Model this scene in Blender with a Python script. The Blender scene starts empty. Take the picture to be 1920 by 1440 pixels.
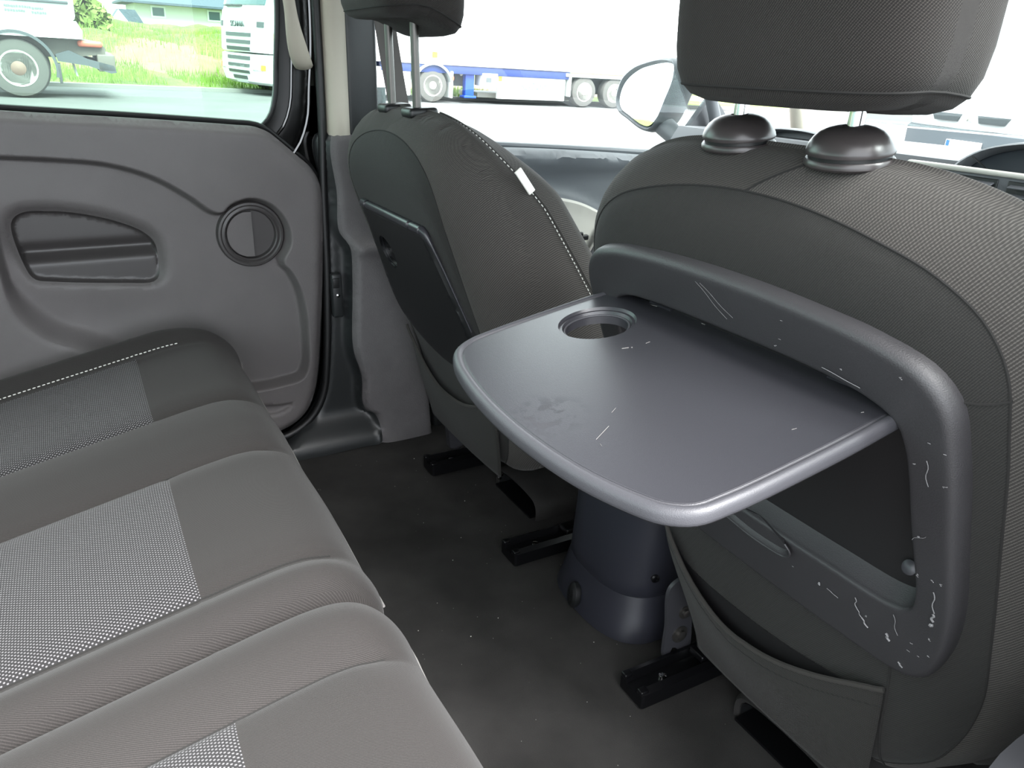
import bpy, bmesh, math, random
import numpy as np
from mathutils import Vector, Matrix
from mathutils.geometry import delaunay_2d_cdt

random.seed(7)
rng = np.random.default_rng(7)
SC = bpy.context.scene
COL = SC.collection

# ------------------------------------------------------------------ camera, sky, exposure
# car axes: +X right, +Y forward, +Z up, cabin floor at z = 0, car centre at x = 0
cam_d = bpy.data.cameras.new('camera')
cam = bpy.data.objects.new('camera', cam_d)
COL.objects.link(cam)
cam_d.sensor_fit = 'HORIZONTAL'
cam_d.sensor_width = 36.0
cam_d.lens = 36.0 * 1442.0 / 1920.0
cam_d.clip_start = 0.02
cam_d.clip_end = 500
RX = Vector((0.48003592, 0.34886332, -0.80489745))     # car axes seen in the camera's x-right, y-down, z-ahead frame
RY = Vector((0.8766526, -0.15694788, 0.454805))
RZ = Vector((0.03233784, -0.92393817, -0.38117255))
cx = Vector((RX[0], RY[0], RZ[0]))
cy = -Vector((RX[1], RY[1], RZ[1]))
cz = -Vector((RX[2], RY[2], RZ[2]))
cam.matrix_world = Matrix(((cx[0], cy[0], cz[0], 0.884), (cx[1], cy[1], cz[1], 0.0), (cx[2], cy[2], cz[2], 0.85), (0, 0, 0, 1)))
SC.camera = cam

world = bpy.data.worlds.new('overcast_sky')
SC.world = world
world.use_nodes = True
wn = world.node_tree
bg = wn.nodes['Background']
tc = wn.nodes.new('ShaderNodeTexCoord')
sx = wn.nodes.new('ShaderNodeSeparateXYZ')
rp = wn.nodes.new('ShaderNodeValToRGB')
wn.links.new(tc.outputs['Generated'], sx.inputs[0])
wn.links.new(sx.outputs['Z'], rp.inputs[0])
wn.links.new(rp.outputs[0], bg.inputs[0])
rp.color_ramp.elements[0].color = (0.86, 0.93, 1.0, 1)
rp.color_ramp.elements[1].color = (1.0, 1.0, 1.0, 1)
bg.inputs[1].default_value = 6.2

sun_d = bpy.data.lights.new('sun', 'SUN')
sun_d.energy = 19.0
sun_d.angle = math.radians(40)
sun_d.color = (1.0, 0.99, 0.985)
sun = bpy.data.objects.new('sun', sun_d)
COL.objects.link(sun)
sun.rotation_euler = Vector((0.62, 0.12, 0.78)).to_track_quat('Z', 'Y').to_euler()

SC.view_settings.view_transform = 'Standard'
SC.view_settings.look = 'None'
SC.view_settings.gamma = 1
SC.view_settings.use_curve_mapping = False
SC.view_settings.exposure = 0.15


# ------------------------------------------------------------------ helpers: materials
def lin(c):
    return tuple(((x / 255) / 12.92 if x <= 10 else (((x / 255) + 0.055) / 1.055) ** 2.4) for x in c)


def nt_mat(name):
    m = bpy.data.materials.new(name)
    m.use_nodes = True
    return m, m.node_tree, m.node_tree.nodes['Principled BSDF']


def mat(name, col, rough=0.5, metal=0.0, bump=None, spec=0.5, coat=0.0, var=0.0, varscale=6.0, sheen=0.0):
    """col: sRGB 0-255; bump=(scale per metre, distance m, strength); var = colour mottling"""
    m, t, b = nt_mat(name)
    c = lin(col) if isinstance(col, tuple) else col
    b.inputs['Base Color'].default_value = (*c, 1)
    b.inputs['Roughness'].default_value = rough
    b.inputs['Metallic'].default_value = metal
    b.inputs['Specular IOR Level'].default_value = spec
    b.inputs['Coat Weight'].default_value = coat
    b.inputs['Sheen Weight'].default_value = sheen
    b.inputs['Sheen Roughness'].default_value = 0.5
    tcn = t.nodes.new('ShaderNodeTexCoord')
    if bump:
        n = t.nodes.new('ShaderNodeTexNoise')
        n.inputs['Scale'].default_value = bump[0]
        n.inputs['Detail'].default_value = 3
        t.links.new(tcn.outputs['Object'], n.inputs['Vector'])
        bp = t.nodes.new('ShaderNodeBump')
        bp.inputs['Distance'].default_value = bump[1]
        bp.inputs['Strength'].default_value = bump[2]
        t.links.new(n.outputs[0], bp.inputs['Height'])
        t.links.new(bp.outputs[0], b.inputs['Normal'])
    if var:
        n = t.nodes.new('ShaderNodeTexNoise')
        n.inputs['Scale'].default_value = varscale
        n.inputs['Detail'].default_value = 6
        t.links.new(tcn.outputs['Object'], n.inputs['Vector'])
        r = t.nodes.new('ShaderNodeValToRGB')
        r.color_ramp.elements[0].position = 0.3
        r.color_ramp.elements[1].position = 0.7
        r.color_ramp.elements[0].color = (*[x * (1 - var) for x in c], 1)
        r.color_ramp.elements[1].color = (*[x * (1 + var) for x in c], 1)
        t.links.new(n.outputs[0], r.inputs[0])
        t.links.new(r.outputs[0], b.inputs['Base Color'])
    return m


def math_node(t, op, a, b=None, c=None):
    n = t.nodes.new('ShaderNodeMath')
    n.operation = op
    for i, v in enumerate((a, b, c)):
        if v is None:
            continue
        if isinstance(v, (int, float)):
            n.inputs[i].default_value = v
        else:
            t.links.new(v, n.inputs[i])
    return n.outputs[0]


def weave(name, col, light, pitch, angle=0.0, mode='rib', depth=0.0005, sheen=0.06, mask=(0.0, 0.6)):
    """woven cloth laid out in the mesh's UV map (metres): 'rib' = lines, 'dot' = checkered dots of lighter yarn"""
    m, t, b = nt_mat(name)
    b.inputs['Roughness'].default_value = 0.9
    b.inputs['Specular IOR Level'].default_value = 0.25
    b.inputs['Sheen Weight'].default_value = sheen
    b.inputs['Sheen Roughness'].default_value = 0.45
    uv = t.nodes.new('ShaderNodeUVMap')
    mp = t.nodes.new('ShaderNodeMapping')
    mp.inputs['Rotation'].default_value = (0, 0, math.radians(angle))
    t.links.new(uv.outputs[0], mp.inputs[0])
    s = t.nodes.new('ShaderNodeSeparateXYZ')
    t.links.new(mp.outputs[0], s.inputs[0])
    k = 2 * math.pi / pitch
    a = math_node(t, 'SINE', math_node(t, 'MULTIPLY', s.outputs[0], k))
    if mode == 'dot':
        bb = math_node(t, 'SINE', math_node(t, 'MULTIPLY', s.outputs[1], k * 0.75))
        h = math_node(t, 'MULTIPLY', a, bb)
    else:
        # rib lines broken up by a finer cross thread
        bb = math_node(t, 'SINE', math_node(t, 'MULTIPLY', s.outputs[1], k * 1.3))
        h = math_node(t, 'ADD', math_node(t, 'MULTIPLY', a, 0.75), math_node(t, 'MULTIPLY', bb, 0.25))
    mr = t.nodes.new('ShaderNodeMapRange')
    mr.interpolation_type = 'SMOOTHSTEP'
    mr.inputs['From Min'].default_value = mask[0]
    mr.inputs['From Max'].default_value = mask[1]
    t.links.new(h, mr.inputs['Value'])
    mix = t.nodes.new('ShaderNodeMix')
    mix.data_type = 'RGBA'
    mix.inputs[6].default_value = (*lin(col), 1)
    mix.inputs[7].default_value = (*lin(light), 1)
    t.links.new(mr.outputs[0], mix.inputs[0])
    nz = t.nodes.new('ShaderNodeTexNoise')
    nz.inputs['Scale'].default_value = 900
    t.links.new(uv.outputs[0], nz.inputs['Vector'])
    nr = math_node(t, 'MULTIPLY_ADD', nz.outputs[0], 0.7, 0.65)
    mm = t.nodes.new('ShaderNodeMix')
    mm.data_type = 'RGBA'
    mm.blend_type = 'MULTIPLY'
    mm.inputs[0].default_value = 1
    t.links.new(mix.outputs[2], mm.inputs[6])
    cmb = t.nodes.new('ShaderNodeCombineColor')
    for i in range(3):
        t.links.new(nr, cmb.inputs[i])
    t.links.new(cmb.outputs[0], mm.inputs[7])
    t.links.new(mm.outputs[2], b.inputs['Base Color'])
    bp = t.nodes.new('ShaderNodeBump')
    bp.inputs['Distance'].default_value = depth
    bp.inputs['Strength'].default_value = 0.5
    t.links.new(h, bp.inputs['Height'])
    t.links.new(bp.outputs[0], b.inputs['Normal'])
    return m


def glass(name, tint, refl=1.0):
    m = bpy.data.materials.new(name)
    m.use_nodes = True
    t = m.node_tree
    t.nodes.clear()
    o = t.nodes.new('ShaderNodeOutputMaterial')
    tr = t.nodes.new('ShaderNodeBsdfTransparent')
    tr.inputs[0].default_value = (*[x ** 0.5 for x in tint], 1)
    gl = t.nodes.new('ShaderNodeBsdfGlossy')
    gl.inputs['Roughness'].default_value = 0.01
    fr = t.nodes.new('ShaderNodeFresnel')
    fr.inputs[0].default_value = 1.45
    mx = t.nodes.new('ShaderNodeMixShader')
    t.links.new(math_node(t, 'MULTIPLY', fr.outputs[0], 0.5 * refl), mx.inputs[0])
    t.links.new(tr.outputs[0], mx.inputs[1])
    t.links.new(gl.outputs[0], mx.inputs[2])
    t.links.new(mx.outputs[0], o.inputs[0])
    return m


M = dict(
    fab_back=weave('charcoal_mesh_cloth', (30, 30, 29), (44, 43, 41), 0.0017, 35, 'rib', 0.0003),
    fab_side=weave('grey_twill_cloth', (48, 46, 44), (76, 73, 70), 0.0023, 40, 'rib', 0.0004),
    fab_bench=weave('brown_grey_cloth', (36, 34, 33), (49, 46, 45), 0.0015, 20, 'rib', 0.00025),
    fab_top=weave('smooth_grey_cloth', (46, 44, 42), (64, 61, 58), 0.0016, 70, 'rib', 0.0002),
    insert=weave('dotted_grey_cloth', (38, 37, 38), (116, 114, 116), 0.0044, 0, 'dot', 0.0010, 0.06, (0.22, 0.75)),
    pocket=weave('elastic_pocket_cloth', (30, 29, 28), (44, 43, 40), 0.0024, 90, 'rib'),
    seam=mat('dark_seam_thread', (24, 23, 22), 0.95),  # dark thread of the cloth seams
    welt=mat('grey_welt', (112, 110, 108), 0.8),
    stitch=mat('white_thread', (205, 203, 198), 0.8),
    head=weave('headrest_cloth', (33, 31, 30), (58, 55, 52), 0.0019, 35, 'rib', 0.0004),
    door=mat('door_grain_plastic', (94, 90, 90), 0.55, bump=(700, 0.0006, 0.5), var=0.05, varscale=14),
    door_dark=mat('door_smooth_plastic', (60, 57, 57), 0.42, bump=(900, 0.0003, 0.3)),
    pillar=mat('pillar_smooth_plastic', (34, 36, 37), 0.40, bump=(900, 0.0003, 0.3)),
    pillar_grain=mat('pillar_grain_plastic', (90, 87, 88), 0.6, bump=(380, 0.0012, 0.6), var=0.08, varscale=30),
    beige=mat('beige_plastic', (172, 166, 152), 0.6, bump=(600, 0.0004, 0.3)),
    gloss=mat('black_paint', (8, 8, 9), 0.12, spec=0.6, coat=0.6),
    framem=mat('black_frame_plastic', (12, 12, 12), 0.38, spec=0.3),
    rubber=mat('black_rubber', (14, 14, 15), 0.5),
    carpet=mat('dark_carpet', (55, 54, 53), 0.95, bump=(1400, 0.003, 0.9), var=0.28, varscale=9, spec=0.15),
    console=mat('console_plastic', (37, 38, 45), 0.38, bump=(900, 0.0003, 0.3)),
    tray=mat('tray_plastic', (46, 46, 50), 0.30, bump=(1300, 0.00025, 0.45)),
    traylip=mat('tray_lip_plastic', (58, 58, 62), 0.46, bump=(1300, 0.0004, 0.5)),
    bezel=mat('bezel_plastic', (47, 46, 48), 0.48, bump=(900, 0.0006, 0.5), var=0.04, varscale=20),
    recess=mat('shaded_recess_plastic', (23, 22, 23), 0.55, bump=(900, 0.0003, 0.3)),  # dark tone paints the tray's shade into the recess
    black=mat('satin_black_plastic', (20, 21, 22), 0.42),
    guide=mat('guide_plastic', (52, 48, 48), 0.30),
    steel=mat('chrome', (200, 200, 200), 0.12, 1.0),
    post=mat('grey_post_steel', (92, 90, 87), 0.36, 0.8),
    railm=mat('greased_black_steel', (14, 14, 16), 0.28, 0.3),
    bracket=mat('painted_bracket', (58, 58, 62), 0.42, 0.2),
    strap=mat('belt_webbing', (92, 88, 86), 0.7, bump=(1500, 0.0006, 0.5)),
    dash=mat('dashboard_plastic', (88, 90, 94), 0.5, bump=(800, 0.0004, 0.4)),
    dash_dark=mat('dashboard_dark_plastic', (40, 44, 52), 0.45),
    dooru=mat('front_door_grey', (96, 100, 104), 0.5, bump=(800, 0.0004, 0.4)),
    doorl=mat('front_door_light', (196, 194, 186), 0.6),
    roof=mat('headliner_cloth', (170, 168, 162), 0.95),
    body=mat('body_outer', (30, 32, 34), 0.3),
    lint=mat('white_lint', (215, 212, 205), 0.9),
    tag=mat('white_tag', (225, 222, 215), 0.8),
    scuff=mat('pale_scuff', (120, 119, 120), 0.7),
    mirror=mat('mirror_silver', (240, 240, 240), 0.01, 1.0),
    glass_tint=glass('green_tinted_glass', (0.50, 0.70, 0.61), 0.9),
    glass_clear=glass('clear_green_glass', (0.84, 0.92, 0.90), 0.8),
    asphalt=mat('asphalt', (88, 88, 88), 0.9, bump=(60, 0.01, 0.5), var=0.14, varscale=0.7),
    kerb=mat('kerb_stone', (120, 120, 116), 0.9),
    grass=mat('meadow', (96, 112, 56), 0.95, bump=(9, 0.15, 1.0), var=0.45, varscale=1.1),
    blade=mat('grass_blades', (108, 136, 54), 0.8, var=0.35, varscale=0.5),
    straw=mat('dry_straw', (176, 160, 112), 0.9),
    soil=mat('bare_soil', (112, 96, 78), 0.95, var=0.2, varscale=2),
    white=mat('white_paint', (226, 227, 226), 0.35, var=0.02, varscale=1),
    tanklow=mat('grey_white_paint', (196, 200, 198), 0.35),
    tyre=mat('haze_lightened_tyre', (78, 76, 73), 0.9),  # lightened to paint the window haze into the rubber
    rim=mat('rim_steel', (178, 176, 168), 0.5, 0.0),
    hubm=mat('rusty_hub', (110, 88, 78), 0.7),
    chassis=mat('chassis_grey', (92, 86, 80), 0.6),
    mud=mat('mudguard', (66, 70, 74), 0.6),
    blue=mat('blue_paint', (30, 66, 160), 0.4),
    bluedk=mat('dark_blue_paint', (38, 54, 104), 0.45),
    darkmet=mat('dark_underbody', (62, 62, 64), 0.8),
    orange=mat('orange_lens', (236, 130, 30), 0.3),
    red=mat('red_lens', (176, 92, 74), 0.4),
    yellow=mat('yellow_sticker', (236, 214, 40), 0.6),
    grille=mat('grille_grey', (74, 80, 82), 0.5),
    letter=mat('lettering_grey', (96, 104, 104), 0.5),
    roofslate=mat('slate_roof', (62, 72, 84), 0.7, bump=(6, 0.05, 0.5)),
    wallw=mat('house_render', (205, 205, 196), 0.9),
    plate=mat('number_plate', (240, 240, 238), 0.5),
    bluep=mat('plate_blue_band', (40, 90, 190), 0.5),
    vanw=mat('van_white', (214, 216, 216), 0.35),
    vandk=mat('van_bumper', (70, 80, 84), 0.6),
    leaf=mat('leaves', (112, 128, 66), 0.9, var=0.4, varscale=1.5),
    winglass=mat('dark_truck_glass', (70, 92, 96), 0.1),
    vanglass=mat('sky_pale_glass', (190, 198, 200), 0.08),  # pale colour paints the sky's reflection into the windscreen
    wood=mat('pole_wood', (110, 112, 108), 0.9),
)

# a dull greasy smudge on the tray top, towards its front left corner
tn = M['tray'].node_tree
tb = tn.nodes['Principled BSDF']
to_ = tn.nodes.new('ShaderNodeTexCoord')
vd = tn.nodes.new('ShaderNodeVectorMath'); vd.operation = 'DISTANCE'
vd.inputs[1].default_value = (-0.005, -0.205, 0.578)
tn.links.new(to_.outputs['Object'], vd.inputs[0])
mr_ = tn.nodes.new('ShaderNodeMapRange'); mr_.interpolation_type = 'SMOOTHSTEP'
mr_.inputs['From Min'].default_value = 0.048; mr_.inputs['From Max'].default_value = 0.008
tn.links.new(vd.outputs['Value'], mr_.inputs['Value'])
nz_ = tn.nodes.new('ShaderNodeTexNoise'); nz_.inputs['Scale'].default_value = 85; nz_.inputs['Detail'].default_value = 5
tn.links.new(to_.outputs['Object'], nz_.inputs['Vector'])
ns_ = tn.nodes.new('ShaderNodeMapRange'); ns_.interpolation_type = 'SMOOTHSTEP'
ns_.inputs['From Min'].default_value = 0.44; ns_.inputs['From Max'].default_value = 0.60
tn.links.new(nz_.outputs[0], ns_.inputs['Value'])
tn.links.new(math_node(tn, 'MULTIPLY_ADD', math_node(tn, 'MULTIPLY', mr_.outputs[0], ns_.outputs[0]), 0.42, 0.30), tb.inputs['Roughness'])


# ------------------------------------------------------------------ helpers: geometry
def link(o, parent=None):
    COL.objects.link(o)
    if parent is not None:
        o.parent = parent
    return o


def tag(o, label=None, cat=None, group=None, kind=None):
    if label: o['label'] = label
    if cat: o['category'] = cat
    if group: o['group'] = group
    if kind: o['kind'] = kind
    return o


def empty(name, loc=(0, 0, 0), label=None, cat=None, group=None, rz=0.0):
    o = bpy.data.objects.new(name, None)
    o.empty_display_size = 0.05
    o.location = loc
    o.rotation_euler = (0, 0, rz)
    link(o)
    return tag(o, label, cat, group)


def build(name, V, F, m, parent=None, uv=None, smooth=True, angle=40, fmat=None, recalc=True):
    me = bpy.data.meshes.new(name)
    me.from_pydata([tuple(map(float, v)) for v in V], [], [tuple(map(int, f)) for f in F])
    if recalc:
        bm = bmesh.new()
        bm.from_mesh(me)
        bmesh.ops.recalc_face_normals(bm, faces=bm.faces)
        bm.to_mesh(me)
        bm.free()
    for mm in (m if isinstance(m, (list, tuple)) else [m]):
        me.materials.append(mm)
    if fmat is not None:
        me.polygons.foreach_set('material_index', np.asarray(fmat, dtype=np.int32))
    if uv is not None:
        l = me.uv_layers.new(name='UVMap')
        idx = np.empty(len(me.loops), dtype=np.int32)
        me.loops.foreach_get('vertex_index', idx)
        l.data.foreach_set('uv', np.asarray(uv, dtype=np.float32)[idx].ravel())
    if smooth:
        me.polygons.foreach_set('use_smooth', np.ones(len(me.polygons), dtype=bool))
        if angle:
            me.set_sharp_from_angle(angle=math.radians(angle))
    me.update()
    return link(bpy.data.objects.new(name, me), parent)


class MB:
    """collects solids into one mesh"""
    def __init__(s):
        s.V, s.F = [], []

    def add(s, V, F):
        b = len(s.V)
        s.V += [tuple(v) for v in V]
        s.F += [tuple(i + b for i in f) for f in F]
        return s

    def box(s, c, d, rot=None, bev=0.0):
        if bev > 0:
            bm = bmesh.new()
            bmesh.ops.create_cube(bm, size=1)
            bmesh.ops.scale(bm, vec=Vector(d), verts=bm.verts)
            bmesh.ops.bevel(bm, geom=bm.edges[:], offset=min(bev, min(d) * 0.49), segments=3, affect='EDGES', profile=0.5)
            V = [v.co.copy() for v in bm.verts]
            bm.verts.index_update()
            F = [[v.index for v in f.verts] for f in bm.faces]
            bm.free()
        else:
            V = [Vector((x * d[0] / 2, y * d[1] / 2, z * d[2] / 2)) for x in (-1, 1) for y in (-1, 1) for z in (-1, 1)]
            F = [(0, 1, 3, 2), (4, 6, 7, 5), (0, 4, 5, 1), (2, 3, 7, 6), (0, 2, 6, 4), (1, 5, 7, 3)]
        if rot is not None:
            V = [rot @ v for v in V]
        return s.add([v + Vector(c) for v in V], F)

    def tube(s, P, r, n=8, closed=False, caps=True, flat=None):
        P = [Vector(p) for p in P]
        k = len(P)
        rr = r if isinstance(r, (list, tuple)) else [r] * k
        V, F = [], []
        ref = None
        for i, p in enumerate(P):
            a = P[(i - 1) % k] if (closed or i > 0) else p
            b = P[(i + 1) % k] if (closed or i < k - 1) else p
            t = (b - a).normalized()
            if ref is None:
                ref = t.orthogonal().normalized()
            ref = (ref - t * ref.dot(t))
            ref = ref.normalized() if ref.length > 1e-9 else t.orthogonal().normalized()
            q = t.cross(ref)
            for j in range(n):
                an = 2 * math.pi * j / n
                V.append(p + (ref * math.cos(an) + q * math.sin(an)) * rr[i])
        for i in range(k if closed else k - 1):
            for j in range(n):
                a, b = i * n + j, i * n + (j + 1) % n
                c, d = ((i + 1) % k) * n + (j + 1) % n, ((i + 1) % k) * n + j
                F.append((a, b, c, d))
        if caps and not closed:
            F.append(tuple(range(n))[::-1])
            F.append(tuple((k - 1) * n + j for j in range(n)))
        return s.add(V, F)

    def lathe(s, prof, n=32, mat4=None, sx=1.0, sy=1.0):
        """prof: (radius, height) pairs about local z"""
        V, F = [], []
        for r, h in prof:
            for j in range(n):
                a = 2 * math.pi * j / n
                v = Vector((r * math.cos(a) * sx, r * math.sin(a) * sy, h))
                V.append(mat4 @ v if mat4 is not None else v)
        for i in range(len(prof) - 1):
            for j in range(n):
                F.append((i * n + j, i * n + (j + 1) % n, (i + 1) * n + (j + 1) % n, (i + 1) * n + j))
        if prof[0][0] > 1e-5: F.append(tuple(range(n))[::-1])
        if prof[-1][0] > 1e-5: F.append(tuple((len(prof) - 1) * n + j for j in range(n)))
        return s.add(V, F)

    def prism(s, poly, axis, a, b):
        """poly of 2-D points extruded along axis 0/1/2 from a to b"""
        n = len(poly)
        def put(p, h):
            q = [0, 0, 0]
            o = [i for i in range(3) if i != axis]
            q[o[0]], q[o[1]], q[axis] = p[0], p[1], h
            return q
        V = [put(p, a) for p in poly] + [put(p, b) for p in poly]
        F = [tuple(range(n)), tuple(range(2 * n - 1, n - 1, -1))]
        F += [(i, (i + 1) % n, n + (i + 1) % n, n + i) for i in range(n)]
        return s.add(V, F)

    def out(s, name, m, parent=None, smooth=True, angle=40, uv=None):
        return build(name, s.V, s.F, m, parent, uv, smooth, angle)


def spline(P, n=None, step=None, closed=False):
    """Catmull-Rom through P, resampled evenly"""
    P = np.asarray(P, float)
    k = len(P)
    out = []
    segs = k if closed else k - 1
    for i in range(segs):
        p1, p2 = P[i], P[(i + 1) % k]
        p0 = P[(i - 1) % k] if (closed or i > 0) else 2 * p1 - p2
        p3 = P[(i + 2) % k] if (closed or i + 2 < k) else 2 * p2 - p1
        # centripetal parametrisation
        def tj(t, a, b): return t + max(np.linalg.norm(b - a), 1e-9) ** 0.5
        t0 = 0; t1 = tj(t0, p0, p1); t2 = tj(t1, p1, p2); t3 = tj(t2, p2, p3)
        for t in np.linspace(t1, t2, 16, endpoint=False):
            A1 = (t1 - t) / (t1 - t0) * p0 + (t - t0) / (t1 - t0) * p1
            A2 = (t2 - t) / (t2 - t1) * p1 + (t - t1) / (t2 - t1) * p2
            A3 = (t3 - t) / (t3 - t2) * p2 + (t - t2) / (t3 - t2) * p3
            B1 = (t2 - t) / (t2 - t0) * A1 + (t - t0) / (t2 - t0) * A2
            B2 = (t3 - t) / (t3 - t1) * A2 + (t - t1) / (t3 - t1) * A3
            out.append((t2 - t) / (t2 - t1) * B1 + (t - t1) / (t2 - t1) * B2)
    out.append(P[0] if closed else P[-1])
    out = np.array(out)
    L = np.concatenate([[0], np.cumsum(np.linalg.norm(np.diff(out, axis=0), axis=1))])
    if n is None:
        n = max(4, int(round(L[-1] / step)) + 1)
    q = np.linspace(0, L[-1], n + (1 if closed else 0))
    r = np.stack([np.interp(q, L, out[:, d]) for d in range(out.shape[1])], 1)
    return r[:-1] if closed else r


def seg_dist(Q, poly, closed=True):
    poly = np.asarray(poly, float)
    A = poly if closed else poly[:-1]
    B = np.roll(poly, -1, 0) if closed else poly[1:]
    Q = np.asarray(Q, float)
    out = np.full(len(Q), 1e9)
    d = B - A
    l2 = np.maximum((d ** 2).sum(1), 1e-18)
    for s in range(0, len(Q), 4000):
        q = Q[s:s + 4000]
        t = np.clip(((q[:, None] - A[None]) * d[None]).sum(2) / l2[None], 0, 1)
        c = A[None] + t[..., None] * d[None]
        out[s:s + 4000] = np.sqrt(((q[:, None] - c) ** 2).sum(2)).min(1)
    return out


def inside(Q, poly):
    Q = np.asarray(Q, float)
    poly = np.asarray(poly, float)
    x, y = Q[:, 0], Q[:, 1]
    r = np.zeros(len(Q), bool)
    for (x1, y1), (x2, y2) in zip(poly, np.roll(poly, -1, 0)):
        if y1 == y2: continue
        c = ((y1 > y) != (y2 > y)) & (x < (x2 - x1) * (y - y1) / (y2 - y1) + x1)
        r ^= c
    return r


def sdf(Q, poly):
    """positive inside"""
    d = seg_dist(Q, poly)
    return np.where(inside(Q, poly), d, -d)


def sm(x, a, b):
    t = np.clip((x - a) / (b - a), 0, 1)
    return t * t * (3 - 2 * t)


def cdt(outline, holes=(), cons=(), pts=None, sp=0.012):
    """triangulates a planar region; returns points (n,2), triangles, ids of the outline's and the holes' points"""
    V, E, ids = [], [], []
    def loop(P, closed):
        b = len(V)
        V.extend([tuple(p) for p in P])
        n = len(P)
        E.extend([(b + i, b + (i + 1) % n) for i in range(n if closed else n - 1)])
        return list(range(b, b + n))
    ids.append(loop(outline, True))
    for h in holes: ids.append(loop(h, True))
    for c, cl in cons: loop(c, cl)
    O = np.asarray(outline)
    lo, hi = O.min(0), O.max(0)
    gx, gy = np.meshgrid(np.arange(lo[0], hi[0], sp), np.arange(lo[1], hi[1], sp * 0.87))
    gx = gx + (np.arange(gx.shape[0])[:, None] % 2) * sp * 0.5
    G = np.stack([gx.ravel(), gy.ravel()], 1)
    g0 = len(G)
    if pts is not None and len(pts):
        pts = np.asarray(pts)
        # plain grid points give way to the denser guide points
        near = np.zeros(len(G), bool)
        cell = sp * 0.45
        occ = set(map(tuple, np.floor(pts / cell).astype(int)))
        for i, k in enumerate(map(tuple, np.floor(G / cell).astype(int))):
            near[i] = k in occ
        G = G[~near]
        g0 = len(G)
        G = np.concatenate([G, pts])
    lim = np.full(len(G), sp * 0.12)
    keep = inside(G, O) & (seg_dist(G, O) > lim)
    for h in holes: keep &= ~inside(G, h) & (seg_dist(G, h) > lim)
    lim2 = np.where(np.arange(len(G)) < g0, sp * 0.3, 0.0007)
    for c, cl in cons: keep &= seg_dist(G, c, cl) > lim2
    V.extend([tuple(g) for g in G[keep]])
    r = delaunay_2d_cdt([Vector(v) for v in V], E, [], 0, 1e-6)
    P = np.array([tuple(v) for v in r[0]])
    T = np.array([f for f in r[2] if len(f) == 3], dtype=int)
    c = P[T].mean(1)
    k = inside(c, O)
    for h in holes: k &= ~inside(c, h)
    T = T[k]
    back = {}
    for i, o in enumerate(r[3]):
        for q in o: back[q] = i
    return P, T, [[back[i] for i in l] for l in ids]


def rings(outline, offs):
    """points at given distances inside an outline"""
    O = np.asarray(outline, float)
    t = np.roll(O, -1, 0) - np.roll(O, 1, 0)
    n = np.stack([-t[:, 1], t[:, 0]], 1)
    n /= np.linalg.norm(n, axis=1)[:, None] + 1e-12
    if not inside([O[0] + n[0] * 1e-4], O)[0]: n = -n
    out = []
    for d in offs:
        q = O + n * d
        ok = seg_dist(q, O) > abs(d) * 0.93
        out.append(q[ok])
    return np.concatenate(out)


def panel(name, m, parent, outline, fn, back=None, holes=(), cons=(), sp=0.012, pts=None, cls=None, walls=True, uvs=1.0, angle=50, tris=None):
    """a sheet over a planar region: fn maps (n,2) -> (n,3); back maps the rims to where their side walls end"""
    P, T, ids = cdt(outline, holes, cons, pts, sp)
    V = fn(P)
    F = [tuple(t) for t in T]
    uv = [tuple(p) for p in P * uvs]
    fm = list(cls(P[T].mean(1))) if cls is not None else [0] * len(F)
    if back is not None:
        V = list(map(tuple, V))
        for l in ids if walls else ids[:1]:
            B = back(P[l])
            b = len(V)
            V += list(map(tuple, B))
            uv += [tuple(p) for p in P[l] * uvs]
            n = len(l)
            for i in range(n):
                F.append((l[i], l[(i + 1) % n], b + (i + 1) % n, b + i))
                fm.append(fm[0] if cls is None else 0)
    return build(name, V, F, m, parent, uv, True, angle, fm)


def loft(loops, closed_u=True, cap0=False, cap1=False):
    """loops: list of equal-length 3-D point lists"""
    n = len(loops[0])
    V = [tuple(p) for l in loops for p in l]
    F = []
    for i in range(len(loops) - 1):
        for j in range(n if closed_u else n - 1):
            F.append((i * n + j, i * n + (j + 1) % n, (i + 1) * n + (j + 1) % n, (i + 1) * n + j))
    if cap0: F.append(tuple(range(n))[::-1])
    if cap1: F.append(tuple((len(loops) - 1) * n + j for j in range(n)))
    return V, F


def mirror_half(H):
    """half outline (u >= 0, top to bottom) -> closed loop"""
    H = [tuple(p) for p in H]
    return H + [(-u, w) for u, w in H[::-1] if u > 1e-6]


def dashes(P, length, gap, r, up, lift=0.0):
    """stitches: little capsules along a polyline"""
    P = np.asarray(P, float)
    L = np.concatenate([[0], np.cumsum(np.linalg.norm(np.diff(P, axis=0), axis=1))])
    mb = MB()
    s = 0.0
    at = lambda q: np.array([np.interp(q, L, P[:, d]) for d in range(3)])
    while s + length < L[-1]:
        a, b = at(s), at(s + length)
        mb.tube([a, (a + b) / 2, b], [r * 0.6, r, r * 0.6], 6)
        s += length + gap
    return mb


# ------------------------------------------------------------------ car shell (the setting)
def struct(o):
    o['kind'] = 'structure'
    return o


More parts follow.
